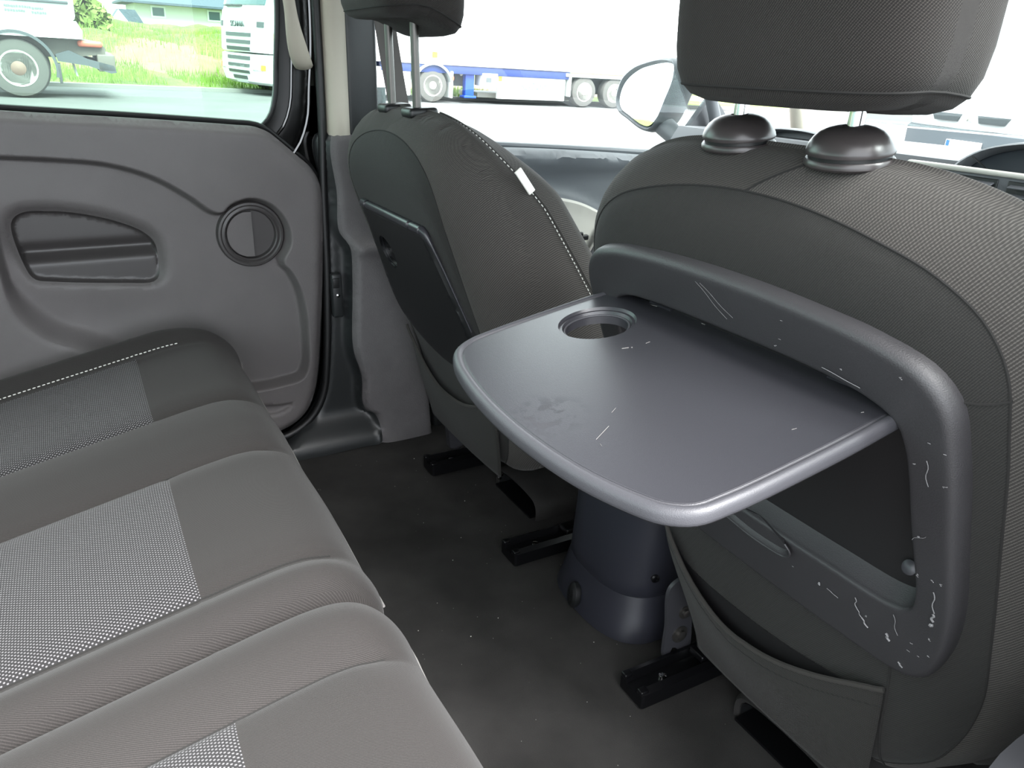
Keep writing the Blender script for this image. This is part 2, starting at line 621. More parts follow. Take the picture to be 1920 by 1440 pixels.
fl = (-0.80, -1.0, 0.80, 2.0)
nx, ny = 120, 190
gx = np.linspace(fl[0], 0.76, nx)
gy = np.linspace(-0.6, 1.5, ny)
X2, Y2 = np.meshgrid(gx, gy)
Z2 = 0.0025 * np.sin(X2 * 23 + 1.3 * np.sin(Y2 * 17)) * np.sin(Y2 * 19 + 2 * np.sin(X2 * 9)) - 0.0025
V = np.stack([X2.ravel(), Y2.ravel(), Z2.ravel()], 1)
F = [(j * nx + i, j * nx + i + 1, (j + 1) * nx + i + 1, (j + 1) * nx + i) for j in range(ny - 1) for i in range(nx - 1)]
floor = struct(build('floor', V, F, M['carpet']))
MB().box((-0.0, 0.4, -0.05), (1.6, 2.8, 0.06)).out('floor_pan', M['body'], floor, False)

ceil = struct(MB().box((0, 0.15, 1.235), (1.44, 2.6, 0.04), bev=0.015).out('ceiling', M['roof']))

# --- left body side behind the sliding door, tailgate side, right body side
wl = struct(MB().box((-0.80, -0.86, 0.36), (0.06, 0.80, 0.72), bev=0.01).box((-0.79, -0.86, 1.15), (0.06, 0.80, 0.14)).box((-0.80, -0.52, 0.9), (0.06, 0.12, 0.44)).out('wall_left', M['door']))
MB().prism([(0.30, -0.06), (0.82, -0.06), (0.82, 0.64), (0.62, 0.66), (0.62, 0.80), (0.438, 0.80), (0.415, 0.72), (0.385, 0.675), (0.38, 0.64), (0.40, 0.30), (0.36, 0.10), (0.30, 0.09)], 0, -0.845, -0.818).prism([(-0.5, -0.06), (0.31, -0.06), (0.31, 0.12), (-0.5, 0.12)], 0, -0.845, -0.818).prism([(0.448, 0.70), (0.60, 0.70), (0.60, 1.24), (0.448, 1.24)], 0, -0.845, -0.818).out('door_jamb', M['gloss'], wl, False)
wr = struct(MB().box((0.80, -0.90, 0.36), (0.06, 0.70, 0.72), bev=0.01).box((0.79, -0.9, 1.15), (0.06, 0.70, 0.14)).box((0.80, 0.53, 0.62), (0.06, 0.12, 1.15), bev=0.02).box((0.80, 1.15, 0.36), (0.06, 1.12, 0.64), bev=0.02).out('wall_right', M['door']))
wb = struct(MB().box((0, -1.22, 0.36), (1.5, 0.05, 0.72), bev=0.01).box((0, -1.16, 1.15), (1.5, 0.05, 0.12)).out('wall_back', M['door']))

wf = struct(MB().box((0, 1.93, 0.30), (1.62, 0.06, 0.80)).box((-0.80, 1.79, 0.30), (0.05, 0.30, 0.76)).box((0.80, 1.80, 0.30), (0.05, 0.26, 0.76)).out('wall_front', M['body'], smooth=False))

# --- sliding door (left rear)
XD = -0.785
door = struct(empty('door_1', (XD, 0.0, 0.0)))
DO = [(-0.45, 0.775), (-0.25, 0.764), (-0.098, 0.752), (0.102, 0.740), (0.286, 0.727), (0.328, 0.723), (0.350, 0.714), (0.372, 0.696), (0.400, 0.671), (0.430, 0.643), (0.448, 0.606),
      (0.447, 0.50), (0.440, 0.40), (0.430, 0.30), (0.418, 0.20), (0.405, 0.14), (0.385, 0.098), (0.355, 0.072), (0.31, 0.056), (0.2, 0.048), (-0.2, 0.04), (-0.45, 0.04)]
DO = spline(DO, step=0.012, closed=True)
REL = [(-0.45, 0.69), (-0.25, 0.688), (-0.111, 0.678), (-0.03, 0.672), (0.055, 0.661), (0.125, 0.637), (0.187, 0.597), (0.228, 0.564), (0.246, 0.562), (0.262, 0.576), (0.302, 0.587), (0.345, 0.570),
       (0.372, 0.53), (0.374, 0.49), (0.356, 0.452), (0.372, 0.428), (0.388, 0.39), (0.396, 0.34), (0.397, 0.285), (0.393, 0.215), (0.378, 0.185), (0.34, 0.176), (0.25, 0.174), (0.12, 0.21),
       (0.02, 0.285), (-0.045, 0.318), (-0.095, 0.345), (-0.128, 0.385), (-0.142, 0.43), (-0.147, 0.49), (-0.155, 0.58), (-0.2, 0.625), (-0.45, 0.63)]
REL = spline(REL, step=0.006, closed=True)
PKT = spline([(-0.118, 0.555), (-0.10, 0.572), (-0.05, 0.573), (0.0, 0.565), (0.06, 0.546), (0.10, 0.524), (0.117, 0.503), (0.120, 0.47), (0.116, 0.435), (0.104, 0.425), (0.05, 0.428), (-0.07, 0.443), (-0.098, 0.450), (-0.110, 0.475)], step=0.008, closed=True)
HC = np.array([0.300, 0.511])
circ = lambda c, r, n: np.stack([c[0] + r * np.cos(np.arange(n) * 2 * np.pi / n), c[1] + r * np.sin(np.arange(n) * 2 * np.pi / n)], 1)
HH = circ(HC, 0.050, 40)
SLOT = spline([(0.285, 0.114), (0.32, 0.109), (0.352, 0.126), (0.32, 0.128), (0.285, 0.130)], step=0.008, closed=True)


def door_h(P):
    s = sdf(P, REL)
    z = P[:, 1]
    y = P[:, 0]
    wd = np.where((z > 0.45), 0.014, 0.014)
    soft = sm(-y, -0.12, 0.02) * sm(-z, -0.46, -0.38)
    wid = 0.014 + 0.033 * soft
    h = 0.042 - 0.036 * sm(s, -wid * 0.25, wid * 0.75)
    # rounded belt shoulder at the top and rim at the outline
    d = seg_dist(P, DO)
    h = h - 0.016 * (1 - sm(d, 0, 0.022)) ** 2
    # bevel around the map pocket
    dp = sdf(P, PKT)
    h = h - 0.013 * sm(dp, -0.022, 0.0) * sm(z + y * 0.22, 0.43, 0.50) - 0.006 * sm(dp, -0.008, 0.0)
    # gentle pull of the moulding under the pocket
    h = h - 0.006 * np.exp(-((y - 0.02) / 0.12) ** 2 - ((z - 0.37) / 0.05) ** 2)
    # crease at bottom
    h = h - 0.010 * sm(sdf(P, SLOT), -0.003, 0.004)
    return h


# parts are children of the door's Empty, in its own axes
def dloc(P, h):
    return np.stack([h, P[:, 0], P[:, 1]], 1)


panel('trim_panel', M['door'], door, DO, lambda P: dloc(P, door_h(P)), back=lambda P: dloc(P, np.full(len(P), -0.012)), holes=[PKT, HH], sp=0.0085,
      pts=np.concatenate([rings(DO, (0.004, 0.010, 0.016)), rings(REL, (-0.0052, -0.0036, -0.0018, 0.0018, 0.0036, 0.0054, 0.0074, 0.0096, 0.0115)), rings(PKT, (-0.003, -0.007)), rings(SLOT, (0.001, -0.003, 0.004))]), cons=[(REL, True)], walls=False, angle=60)


def pkt_h(P):
    d = seg_dist(P, PKT)
    z = P[:, 1] - 0.0
    low = sm(0.495 - z - 0.06 * P[:, 0] * 0, 0.0, 0.022)
    base = -0.020 + 0.0 * d
    dep = -0.024 + 0.013 * low - 0.010 * np.exp(-((z - 0.497) / 0.010) ** 2)
    rim = door_h(P)
    return np.where(d < 0.0005, rim, dep + (rim - 0.001 - dep) * (1 - sm(d, 0.0, 0.006)))


panel('door_pocket', M['door_dark'], door, PKT, lambda P: dloc(P, pkt_h(P)), sp=0.006, pts=rings(PKT, (0.0015, 0.003, 0.005, 0.007)), angle=60)
panel('door_shell', M['gloss'], door, rings(DO, (0.004,)), lambda P: dloc(P, np.full(len(P), -0.034)), sp=0.05)
RXY = Matrix.Rotation(math.radians(90), 4, 'Y')
hm = Matrix.Translation((0.010, HC[0], HC[1])) @ RXY
MB().lathe([(0.0680, -0.004), (0.0675, 0.006), (0.0650, 0.0095), (0.0610, 0.0100), (0.0580, 0.0080), (0.0555, 0.0085), (0.0530, 0.0095), (0.0505, 0.0080), (0.0490, 0.0030), (0.0485, -0.015)], 56, hm).out('handle_bezel', M['door_dark'], door)
MB().lathe([(0.0495, -0.006), (0.047, -0.020), (0.038, -0.030), (0.0, -0.033)], 48, hm).out('handle_bowl', M['black'], door)
# paddle: rear half-disc flush with the bezel and a finger dish beside it
V, F = [], []
pd = [(-math.sqrt(max(0, 0.0475 ** 2 - z * z)) * 1.0, z) for z in np.linspace(-0.046, 0.046, 25)]
poly = [(y, z) for y, z in pd] + [(0.004, 0.046), (0.004, -0.046)]
mb = MB().prism([(HC[0] + y, HC[1] + z) for y, z in poly], 0, 0.000, 0.0155)
pad = mb.out('handle_paddle', M['door'], door, angle=30)
half = [(0.036 * math.cos(a), 0.036 * math.sin(a)) for a in np.linspace(-math.pi / 2, math.pi / 2, 24)]
MB().prism([(HC[0] + 0.004 + y, HC[1] + z) for y, z in half], 0, -0.020, -0.004).out('finger_dish', M['door_dark'], door, angle=30)
mbt = MB().tube([(-0.004, HC[0] + 0.004 + y, HC[1] + z) for y, z in half], 0.0025, 8)
mbt.out('dish_rim', M['door'], door)

# window frame of the sliding door, black; its opening takes the glass
GO = spline([(-0.42, 0.752), (-0.2, 0.744), (0.1, 0.725), (0.29, 0.712), (0.325, 0.712), (0.350, 0.724), (0.368, 0.745), (0.379, 0.78), (0.387, 0.85), (0.397, 0.955), (0.395, 1.08), (0.36, 1.14), (0.2, 1.155), (-0.3, 1.155), (-0.40, 1.13), (-0.42, 1.0)], step=0.014, closed=True)
FO = spline([(-0.47, 0.69), (-0.2, 0.69), (0.2, 0.675), (0.35, 0.655), (0.40, 0.655), (0.428, 0.70), (0.447, 0.78), (0.456, 0.86), (0.458, 0.97), (0.452, 1.12), (0.42, 1.19), (0.2, 1.205), (-0.4, 1.205), (-0.46, 1.17), (-0.475, 1.0)], step=0.016, closed=True)


def frame_h(P):
    d = seg_dist(P, GO)
    e = seg_dist(P, FO)
    return -0.020 + 0.010 * np.sin(np.clip(d / 0.05, 0, 1) * math.pi) + 0.010 * sm(d, 0.02, 0.05) - 0.014 * (1 - sm(e, 0, 0.012))


panel('window_frame', M['framem'], door, FO, lambda P: dloc(P, frame_h(P)), back=lambda P: dloc(P, np.full(len(P), -0.045)), holes=[GO], sp=0.012, pts=rings(FO, (0.004, 0.009)))
MB().tube([(-0.018, y, z) for y, z in GO], 0.0045, 8, closed=True).out('glass_seal', M['rubber'], door)
inner = rings(GO, (-0.030,))
MB().tube([(-0.006, y, z) for y, z in spline([(0.300, 0.684), (0.345, 0.688), (0.383, 0.715), (0.404, 0.760), (0.412, 0.82), (0.420, 0.95), (0.42, 1.08)], step=0.02)], 0.0035, 8).out('frame_bead', M['gloss'], door)
MB().tube([(0.001, y, z) for y, z in spline([(0.395, 0.660), (0.418, 0.690), (0.437, 0.740), (0.444, 0.80), (0.452, 0.87), (0.455, 0.97), (0.45, 1.1)], step=0.02)], 0.0045, 8).out('frame_lip', M['gloss'], door)
MB().tube([(0.000, y, z) for y, z in rings(DO, (-0.005,)) if y > -0.40], 0.005, 8).out('door_seal', M['rubber'], door)
# scraper strip along the bottom of the glass
MB().tube([(-0.012, y, z) for y, z in spline([(-0.45, 0.775), (-0.2, 0.758), (0.1, 0.741), (0.29, 0.729), (0.335, 0.724)], step=0.03)], 0.007, 8).out('belt_strip', M['door_dark'], door)
# beige grab handle on the frame
GH = spline([(0.030, 0.372, 1.10), (0.048, 0.392, 1.03), (0.058, 0.401, 0.955), (0.056, 0.407, 0.90), (0.045, 0.416, 0.865), (0.030, 0.426, 0.845), (0.010, 0.434, 0.838)], step=0.012)
V, F = [], []
L = []
for i, p in enumerate(GH):
    f = i / (len(GH) - 1)
    a = GH[max(0, i - 1)]; b = GH[min(len(GH) - 1, i + 1)]
    t = Vector(b - a).normalized()
    w = Vector((0, 1, 0)); w = (w - t * w.dot(t)).normalized(); q = t.cross(w)
    rw = 0.0115 + 0.007 * sm(np.array(f), 0.55, 0.85); rq = 0.008
    L.append([tuple(Vector(p) + w * rw * math.cos(k * math.pi / 6) + q * rq * math.sin(k * math.pi / 6)) for k in range(12)])
V, F = loft(L, True, True, True)
gh = build('grab_handle', V, F, M['beige'], door)
gh['label'] = 'beige grab handle on the black window frame'

win1 = struct(MB().prism([tuple(p) for p in GO], 0, XD - 0.024, XD - 0.020).out('window_1', M['glass_tint'], smooth=False))

# --- pillar between the doors
XP = -0.765
PO = spline([(0.452, 0.705), (0.456, 0.60), (0.452, 0.40), (0.440, 0.22), (0.424, 0.13), (0.395, 0.075), (0.35, 0.040), (0.325, 0.010), (0.34, 0.000), (0.50, 0.000), (0.695, 0.002), (0.694, 0.06), (0.680, 0.17), (0.665, 0.3), (0.655, 0.5), (0.64, 0.705), (0.55, 0.71)], step=0.012, closed=True)
PB = spline([(0.484, 0.72), (0.480, 0.585), (0.480, 0.51), (0.498, 0.478), (0.500, 0.40), (0.494, 0.245), (0.506, 0.195), (0.512, 0.165), (0.510, 0.110), (0.518, 0.086), (0.540, 0.070), (0.550, 0.030), (0.555, -0.03), (0.8, -0.03), (0.8, 0.72)], step=0.01, closed=True)


def pil_h(P):
    y, z = P[:, 0], P[:, 1]
    s = sdf(P, PB)
    up = sm(z, 0.470, 0.500)
    h = 0.004 + (0.020 * up + 0.046 * (1 - up)) * sm(s, -0.010, 0.008)
    # sill face below the arch leans in towards the floor
    h = h + 0.050 * sm(0.085 - z, 0, 0.075) * (1 - sm(s, -0.006, 0.004))
    h = h + 0.012 * np.exp(-((z - 0.478) / 0.016) ** 2) * sm(s, -0.004, 0.02)
    d = seg_dist(P, PO)
    h = h - 0.012 * (1 - sm(d, 0, 0.010)) * (z > 0.03)
    h = h - 0.06 * sm(y + z * 0.07, 0.676, 0.700)
    return h


cls_p = lambda c: (sdf(c, PB) > -0.001).astype(int)
tr1 = struct(panel('trim_1', [M['pillar'], M['pillar_grain']], None, PO, lambda P: np.stack([XP + pil_h(P), P[:, 0], P[:, 1]], 1), back=lambda P: np.stack([np.full(len(P), XP - 0.03), P[:, 0], P[:, 1]], 1), cons=[(PB[(PB[:, 1] > 0.004) & (PB[:, 0] < 0.69) & (PB[:, 1] < 0.70)], False)], sp=0.010, pts=rings(PO, (0.004, 0.008)), cls=cls_p, angle=70))
mb = MB().box((0.016, 0.467, 0.368), (0.020, 0.024, 0.100), bev=0.005)
o = mb.out('door_stop', M['pillar'], tr1); o.location = (XP, 0, 0)
o2 = MB().box((XP + 0.027, 0.464, 0.398), (0.004, 0.014, 0.022), bev=0.0015).out('stop_buffer', M['black'], tr1)
o3 = MB().lathe([(0.004, 0), (0.004, 0.003), (0, 0.004)], 16, Matrix.Translation((XP + 0.026, 0.467, 0.370)) @ RXY).out('stop_screw', M['steel'], tr1)
tr2 = struct(MB().prism([(XP - 0.03, 0.470), (XP + 0.006, 0.472), (XP + 0.018, 0.479), (XP + 0.022, 0.492), (XP + 0.018, 0.514), (XP + 0.004, 0.522), (XP - 0.03, 0.522)], 2, 0.706, 1.215).out('trim_2', M['beige'], angle=50))
tr3 = struct(MB().box((XP - 0.005, 0.545, 0.96), (0.05, 0.066, 0.51), bev=0.008).out('trim_3', M['pillar']))
tr4 = struct(MB().tube([(XP + 0.000, y, z) for y, z in spline([(0.461, 1.2), (0.462, 0.95), (0.461, 0.72), (0.456, 0.60), (0.452, 0.40), (0.441, 0.22), (0.427, 0.13), (0.398, 0.078), (0.35, 0.045), (0.30, 0.035), (0.0, 0.03)], step=0.02)], 0.0090, 10).out('trim_4', M['rubber']))
# step rail under the doors
tr5 = struct(MB().box((-0.775, 0.0, 0.012), (0.07, 0.66, 0.05), bev=0.01).box((-0.775, 1.15, 0.012), (0.05, 0.9, 0.05), bev=0.01).out('trim_5', M['pillar']))

# --- front left door
XF = -0.765
door2 = struct(empty('door_2', (XF, 0, 0)))
D2 = spline([(0.60, 0.690), (0.82, 0.678), (1.0, 0.670), (1.185, 0.658), (1.43, 0.640), (1.62, 0.63), (1.64, 0.4), (1.6, 0.1), (1.2, 0.06), (0.75, 0.06), (0.72, 0.15), (0.66, 0.4)], step=0.02, closed=True)
ARM = spline([(0.62, 0.590), (0.80, 0.585), (0.958, 0.567), (1.03, 0.558), (1.10, 0.540), (1.18, 0.50), (1.26, 0.44), (1.3, 0.36), (1.28, 0.22), (1.2, 0.15), (0.9, 0.13), (0.75, 0.2), (0.68, 0.4)], step=0.015, closed=True)


def d2_h(P):
    z = P[:, 1]
    s = sdf(P, ARM)
    d = seg_dist(P, D2)
    h = 0.035 - 0.018 * sm(0.655 - z - 0.03 * (P[:, 0] - 0.8), 0.0, 0.05) + 0.022 * sm(s, -0.008, 0.012) + 0.012 * np.exp(-(s / 0.010) ** 2)
    return h - 0.02 * (1 - sm(d, 0, 0.02)) ** 2


panel('door_shell', M['gloss'], door2, rings(D2, (0.004,)), lambda P: dloc(P, np.full(len(P), -0.035)), sp=0.08)
panel('trim_panel', [M['dooru'], M['doorl']], door2, D2, lambda P: dloc(P, d2_h(P)), back=lambda P: dloc(P, np.full(len(P), -0.02)), cons=[(ARM, True)], sp=0.018, cls=lambda c: inside(c, ARM).astype(int), pts=np.concatenate([rings(D2, (0.006, 0.014)), rings(ARM, (0.006, -0.006, 0.012))]))
MB().box((0.062, 1.075, 0.462), (0.012, 0.050, 0.014), bev=0.004).box((0.066, 1.07, 0.472), (0.010, 0.022, 0.010), bev=0.003).out('window_switch', M['black'], door2)
MB().tube([(0.075, 1.075, 0.36), (0.085, 1.11, 0.43), (0.080, 1.15, 0.49), (0.05, 1.175, 0.52)], 0.011, 10).out('pull_handle', M['dash'], door2)
MB().tube([(-0.02, 0.60, 0.695), (-0.02, 1.2, 0.662), (-0.02, 1.62, 0.635)], 0.007, 8).out('belt_strip', M['dooru'], door2)
win2 = struct(MB().prism([(0.60, 0.69), (1.62, 0.63), (1.40, 0.93), (1.18, 1.17), (0.60, 1.18)], 0, XF - 0.026, XF - 0.022).out('window_2', M['glass_clear'], smooth=False))
# windscreen, tailgate glass, right front glass
ws = MB()
ws.add([(-0.70, 1.86, 0.74), (0.70, 1.86, 0.74), (0.60, 1.30, 1.215), (-0.60, 1.30, 1.215), (-0.70, 1.864, 0.744), (0.70, 1.864, 0.744), (0.60, 1.304, 1.219), (-0.60, 1.304, 1.219)],
       [(0, 1, 2, 3), (7, 6, 5, 4), (0, 4, 5, 1), (1, 5, 6, 2), (2, 6, 7, 3), (3, 7, 4, 0)])
win3 = struct(ws.out('window_3', M['glass_clear'], smooth=False))
win4 = struct(MB().box((0, -1.20, 0.91), (1.44, 0.004, 0.40)).out('window_4', M['glass_tint'], smooth=False))
win5 = struct(MB().prism([(0.59, 0.70), (1.62, 0.66), (1.18, 1.17), (0.59, 1.18)], 0, 0.790, 0.794).out('window_5', M['glass_clear'], smooth=False))
# left and right windscreen pillars
apl = struct(MB().tube([(-0.745, 1.88, 0.62), (-0.735, 1.80, 0.78), (-0.66, 1.36, 1.20)], [0.035, 0.024, 0.024], 12).out('trim_6', M['beige']))
apr = struct(MB().tube([(0.745, 1.88, 0.62), (0.735, 1.80, 0.78), (0.66, 1.36, 1.20)], [0.035, 0.028, 0.028], 12).out('trim_7', M['beige']))
# quarter light bar at the front corner of the left window
qb = struct(MB().tube([(-0.762, 1.56, 0.635), (-0.755, 1.52, 0.74), (-0.735, 1.42, 0.92)], 0.016, 10).out('trim_8', M['dash']))

# ------------------------------------------------------------------ front seats
TH = math.radians(21)
CT, ST = math.cos(TH), math.sin(TH)
BH_NEAR = [(0, 0.156), (0.07, 0.1555), (0.13, 0.152), (0.18, 0.141), (0.22, 0.124), (0.255, 0.098), (0.282, 0.060), (0.295, 0.015), (0.299, -0.06), (0.297, -0.20), (0.284, -0.32), (0.250, -0.42), (0.205, -0.485), (0.165, -0.525), (0.10, -0.540), (0, -0.545)]
BH_FAR = [(0, 0.156), (0.07, 0.155), (0.13, 0.149), (0.18, 0.136), (0.222, 0.111), (0.255, 0.071), (0.272, 0.017), (0.281, -0.08), (0.282, -0.20), (0.272, -0.32), (0.245, -0.41), (0.210, -0.475), (0.175, -0.510), (0.10, -0.525), (0, -0.530)]
BO = spline(mirror_half(BH_NEAR), step=0.010, closed=True)
SEAMH = [(0, 0.136), (0.07, 0.133), (0.13, 0.124), (0.185, 0.107), (0.222, 0.082), (0.241, 0.050), (0.247, 0.0), (0.247, -0.10), (0.244, -0.22), (0.238, -0.31), (0.218, -0.40), (0.185, -0.465), (0.12, -0.500), (0, -0.505)]
SEAM = spline(mirror_half(SEAMH), step=0.010, closed=True)


def v_low(w):
    return -0.058 * sm(-w, 0.30, 0.60)


def Rr(w):
    return 0.098 - 0.006 * sm(w, -0.05, 0.12)


def Tk(w):
    return np.interp(w, [-0.6, -0.2, 0.0, 0.10, 0.16], [0.26, 0.235, 0.190, 0.158, 0.142])


def v_rear(P):
    u, w = P[:, 0], P[:, 1]
    d = seg_dist(P, BO)
    R = Rr(w)
    q = np.clip(R - d, 0, None)
    v = R - np.sqrt(np.clip(R * R - q * q, 0, None))
    v = v - 0.006 * sm(d, 0.03, 0.2) + v_low(w)
    # cloth pulled in along the seam
    s = seg_dist(P, SEAM)
    return v + 0.0022 * np.exp(-(s / 0.006) ** 2)


def v_front(P):
    u, w = P[:, 0], P[:, 1]
    d = seg_dist(P, BO)
    R = 0.045
    q = np.clip(R - d, 0, None)
    v = Tk(w) - (R - np.sqrt(np.clip(R * R - q * q, 0, None)))
    return v - 0.030 * sm(d, 0.05, 0.11) * sm(-w, -0.08, 0.05)


def seat_xyz(P, v, zh):
    """(u, w) on the back, v ahead of it -> the seat's own axes (origin on the floor below the tray hinge)"""
    u, w = P[:, 0], P[:, 1]
    w = w - 0.50 * np.clip(np.asarray(v) - 0.085, 0, 0.2) * sm(w, -0.02, 0.15)      # the top slopes down to the front
    return np.stack([u, v * CT - w * ST, zh + v * ST + w * CT], 1)


def sv(u, w, v, zh):
    return Vector((u, v * CT - w * ST, zh + v * ST + w * CT))


SEAM2 = spline([(-0.004, 0.1355), (0.012, 0.144), (0.032, 0.151), (0.048, 0.1545)], step=0.004)


def backrest(root, zh, hole=None):
    rim = np.concatenate([rings(BO, [0.098 * (1 - math.cos(t)) for t in (0.18, 0.36, 0.54, 0.72, 0.9, 1.08, 1.25, 1.42)])])
    smr = rings(SEAM, (0.005, -0.005))
    P, T, ids = cdt(BO, [hole] if hole is not None else [], [(SEAM, True), (SEAM2[1:-1], False)], np.concatenate([rim, smr]), 0.013)
    V = list(map(tuple, seat_xyz(P, v_rear(P), zh)))
    uv = [tuple(p) for p in P]
    F = [tuple(t) for t in T]
    tc_ = P[T].mean(1)
    topl = (tc_[:, 1] > 0.09) & (tc_[:, 0] < np.interp(tc_[:, 1], SEAM2[:, 1], SEAM2[:, 0]))
    fm = list(np.where(inside(tc_, SEAM), 0, np.where(topl, 2, 1)))
    rim0 = ids[0]
    if hole is not None:
        l = ids[1]
        b = len(V); n = len(l)
        V += list(map(tuple, seat_xyz(P[l], np.full(n, 0.05), zh)))
        uv += [tuple(p) for p in P[l]]
        for i in range(n):
            F.append((l[i], l[(i + 1) % n], b + (i + 1) % n, b + i)); fm.append(0)
    # front shell
    PF, TF, idf = cdt(BO, [], [], rings(BO, [0.045 * (1 - math.cos(t)) for t in (0.3, 0.6, 0.9, 1.2)]), 0.022)
    b = len(V)
    V += list(map(tuple, seat_xyz(PF, v_front(PF), zh)))
    uv += [tuple(p) for p in PF]
    F += [tuple(t + b) for t in TF]
    fm += [1] * len(TF)
    # side band between them
    n = len(rim0)
    prev = rim0
    w = BO[:, 1]
    v0 = v_rear(BO); v1 = v_front(BO)
    for k in (0.33, 0.67):
        q = BO.copy()
        c = np.array([0, -0.2])
        puff = 0.004
        q = q + (q - c) / np.linalg.norm(q - c, axis=1)[:, None] * puff
        bb = len(V)
        V += list(map(tuple, seat_xyz(q, v0 + (v1 - v0) * k, zh)))
        uv += [(p[0] + 0.7 * k * 0.15, p[1] + k * 0.12) for p in q]
        for i in range(n):
            F.append((prev[i], prev[(i + 1) % n], bb + (i + 1) % n, bb + i)); fm.append(1)
        prev = list(range(bb, bb + n))
    fr = [i + b for i in idf[0]]
    for i in range(n):
        F.append((prev[i], prev[(i + 1) % n], fr[(i + 1) % n], fr[i])); fm.append(1)
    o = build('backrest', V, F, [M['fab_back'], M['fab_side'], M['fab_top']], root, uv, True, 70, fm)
    # seam threads
    sp = seat_xyz(SEAM, v_rear(SEAM) - 0.0002, zh)
    MB().tube(sp, 0.0011, 6, closed=True).out('back_seam', M['seam'], o)
    return o


def side_stitch(root, zh, o, sgn=1):
    """light stitching along the front edge of the side bolster"""
    k = [i for i in range(len(BO)) if BO[i, 0] * sgn > 0.05 and BO[i, 1] > -0.45]
    k.sort(key=lambda i: -BO[i, 1] + (0.0 if BO[i, 1] < 0.13 else -abs(BO[i, 0]) * 0.01))
    k = sorted([i for i in range(len(BO)) if BO[i, 0] * sgn > 0.10 and BO[i, 1] > -0.45], key=lambda i: i * sgn)
    q = BO[k]
    v0 = v_rear(q); v1 = v_front(q)
    c = np.array([0, -0.2])
    q2 = q + (q - c) / np.linalg.norm(q - c, axis=1)[:, None] * 0.0048
    A = seat_xyz(q2, v0 + (v1 - v0) * 0.90, zh)
    B = seat_xyz(q2 , v0 + (v1 - v0) * 0.97, zh)
    MB().tube(B, 0.0016, 6).out('side_welt', M['fab_side'], o)
    st = dashes(A, 0.0045, 0.0032, 0.0009, None).out('side_stitching', M['stitch'], o)
    st['kind'] = 'stuff'


def headrest(root, xyc, z0, size, rot, post_du, post_base, posts, name='headrest', drop=0.010):
    """padded block on two posts; centre xyc in the seat's axes, underside at z0"""
    w, d, h = size
    n = 64
    L = []
    prof = [(0.0, 0.30, 0.30), (0.0, 0.55, 0.55), (0.002, 0.72, 0.74), (0.007, 0.84, 0.87), (0.015, 0.915, 0.945), (0.027, 0.965, 0.985), (0.045, 0.99, 1.0), (0.070, 1.0, 1.0), (0.100, 1.0, 1.0), (0.140, 0.985, 0.96), (0.175, 0.95, 0.86), (0.198, 0.86, 0.70), (0.208, 0.70, 0.5), (0.212, 0.4, 0.28)]
    for (z, a, b) in prof:
        z = z * h / 0.212
        l = []
        for j in range(n):
            t = 2 * math.pi * j / n
            c, s = math.cos(t), math.sin(t)
            e = 0.42
            x = w / 2 * a * math.copysign(abs(c) ** e, c)
            y = d / 2 * b * math.copysign(abs(s) ** (e * 1.25), s)
            # rear face is a little hollow towards its lower edge; the front underside hangs lower
            zz = z + (-drop * sm(np.array(y), -0.02, d * 0.5) * (1 - sm(np.array(z), 0.0, 0.09)))
            y2 = y + 0.05 * (z - 0.05)
            l.append((x, y2, float(zz)))
        L.append(l)
    V, F = loft(L, True, True, True)
    RM = Matrix.Rotation(rot, 3, 'X')
    base = Vector((xyc[0], xyc[1], z0))
    V = [base + RM @ Vector(v) for v in V]
    uv = []
    for l in L:
        s_ = 0.0
        for j in range(n):
            if j: s_ += math.hypot(L[7][j][0] - L[7][j - 1][0], L[7][j][1] - L[7][j - 1][1])
            uv.append((s_ * 0.9, l[j][2] * 1.05))
    o = build(name, V, F, M['head'], root, uv, True, 0)
    # seam round the lower edge of the rear face
    se = [L[4][j] for j in range(n)]
    se = [base + RM @ Vector(p) for p in se]
    MB().tube(se, 0.0012, 6, closed=True).out('headrest_seam', M['seam'], o)
    for (px_, py_) in posts:
        a = Vector((px_, py_, post_base))
        b = Vector((px_, xyc[1] + (py_ - xyc[1]) * 0.6, z0 + 0.045))
        mb = MB().tube([a + (b - a) * t for t in np.linspace(0, 1, 12)], 0.0068, 16)
        o2 = mb.out('post', M['post'] if post_du else M['steel'], o)
    return o


# ---- right front seat, tray table down
ZH = 0.617
seat = empty('front_passenger_seat', (0.390, 0.520, 0), 'charcoal cloth front seat nearest the camera, its tray table folded down', 'seat')
IN = spline(mirror_half([(0, 0.019), (0.10, 0.0175), (0.150, 0.012), (0.176, 0.000), (0.184, -0.020), (0.188, -0.10), (0.191, -0.185), (0.184, -0.209), (0.165, -0.219), (0.10, -0.2225), (0, -0.2235)]), n=160, closed=True)
OU = spline(mirror_half([(0, 0.0780), (0.10, 0.0745), (0.165, 0.066), (0.203, 0.052), (0.221, 0.030), (0.227, -0.01), (0.2285, -0.10), (0.227, -0.19), (0.216, -0.252), (0.196, -0.297), (0.172, -0.312), (0.10, -0.318), (0, -0.320)]), n=160, closed=True)
HOLE = IN + (OU - IN) * 0.35
back = backrest(seat, ZH, HOLE)
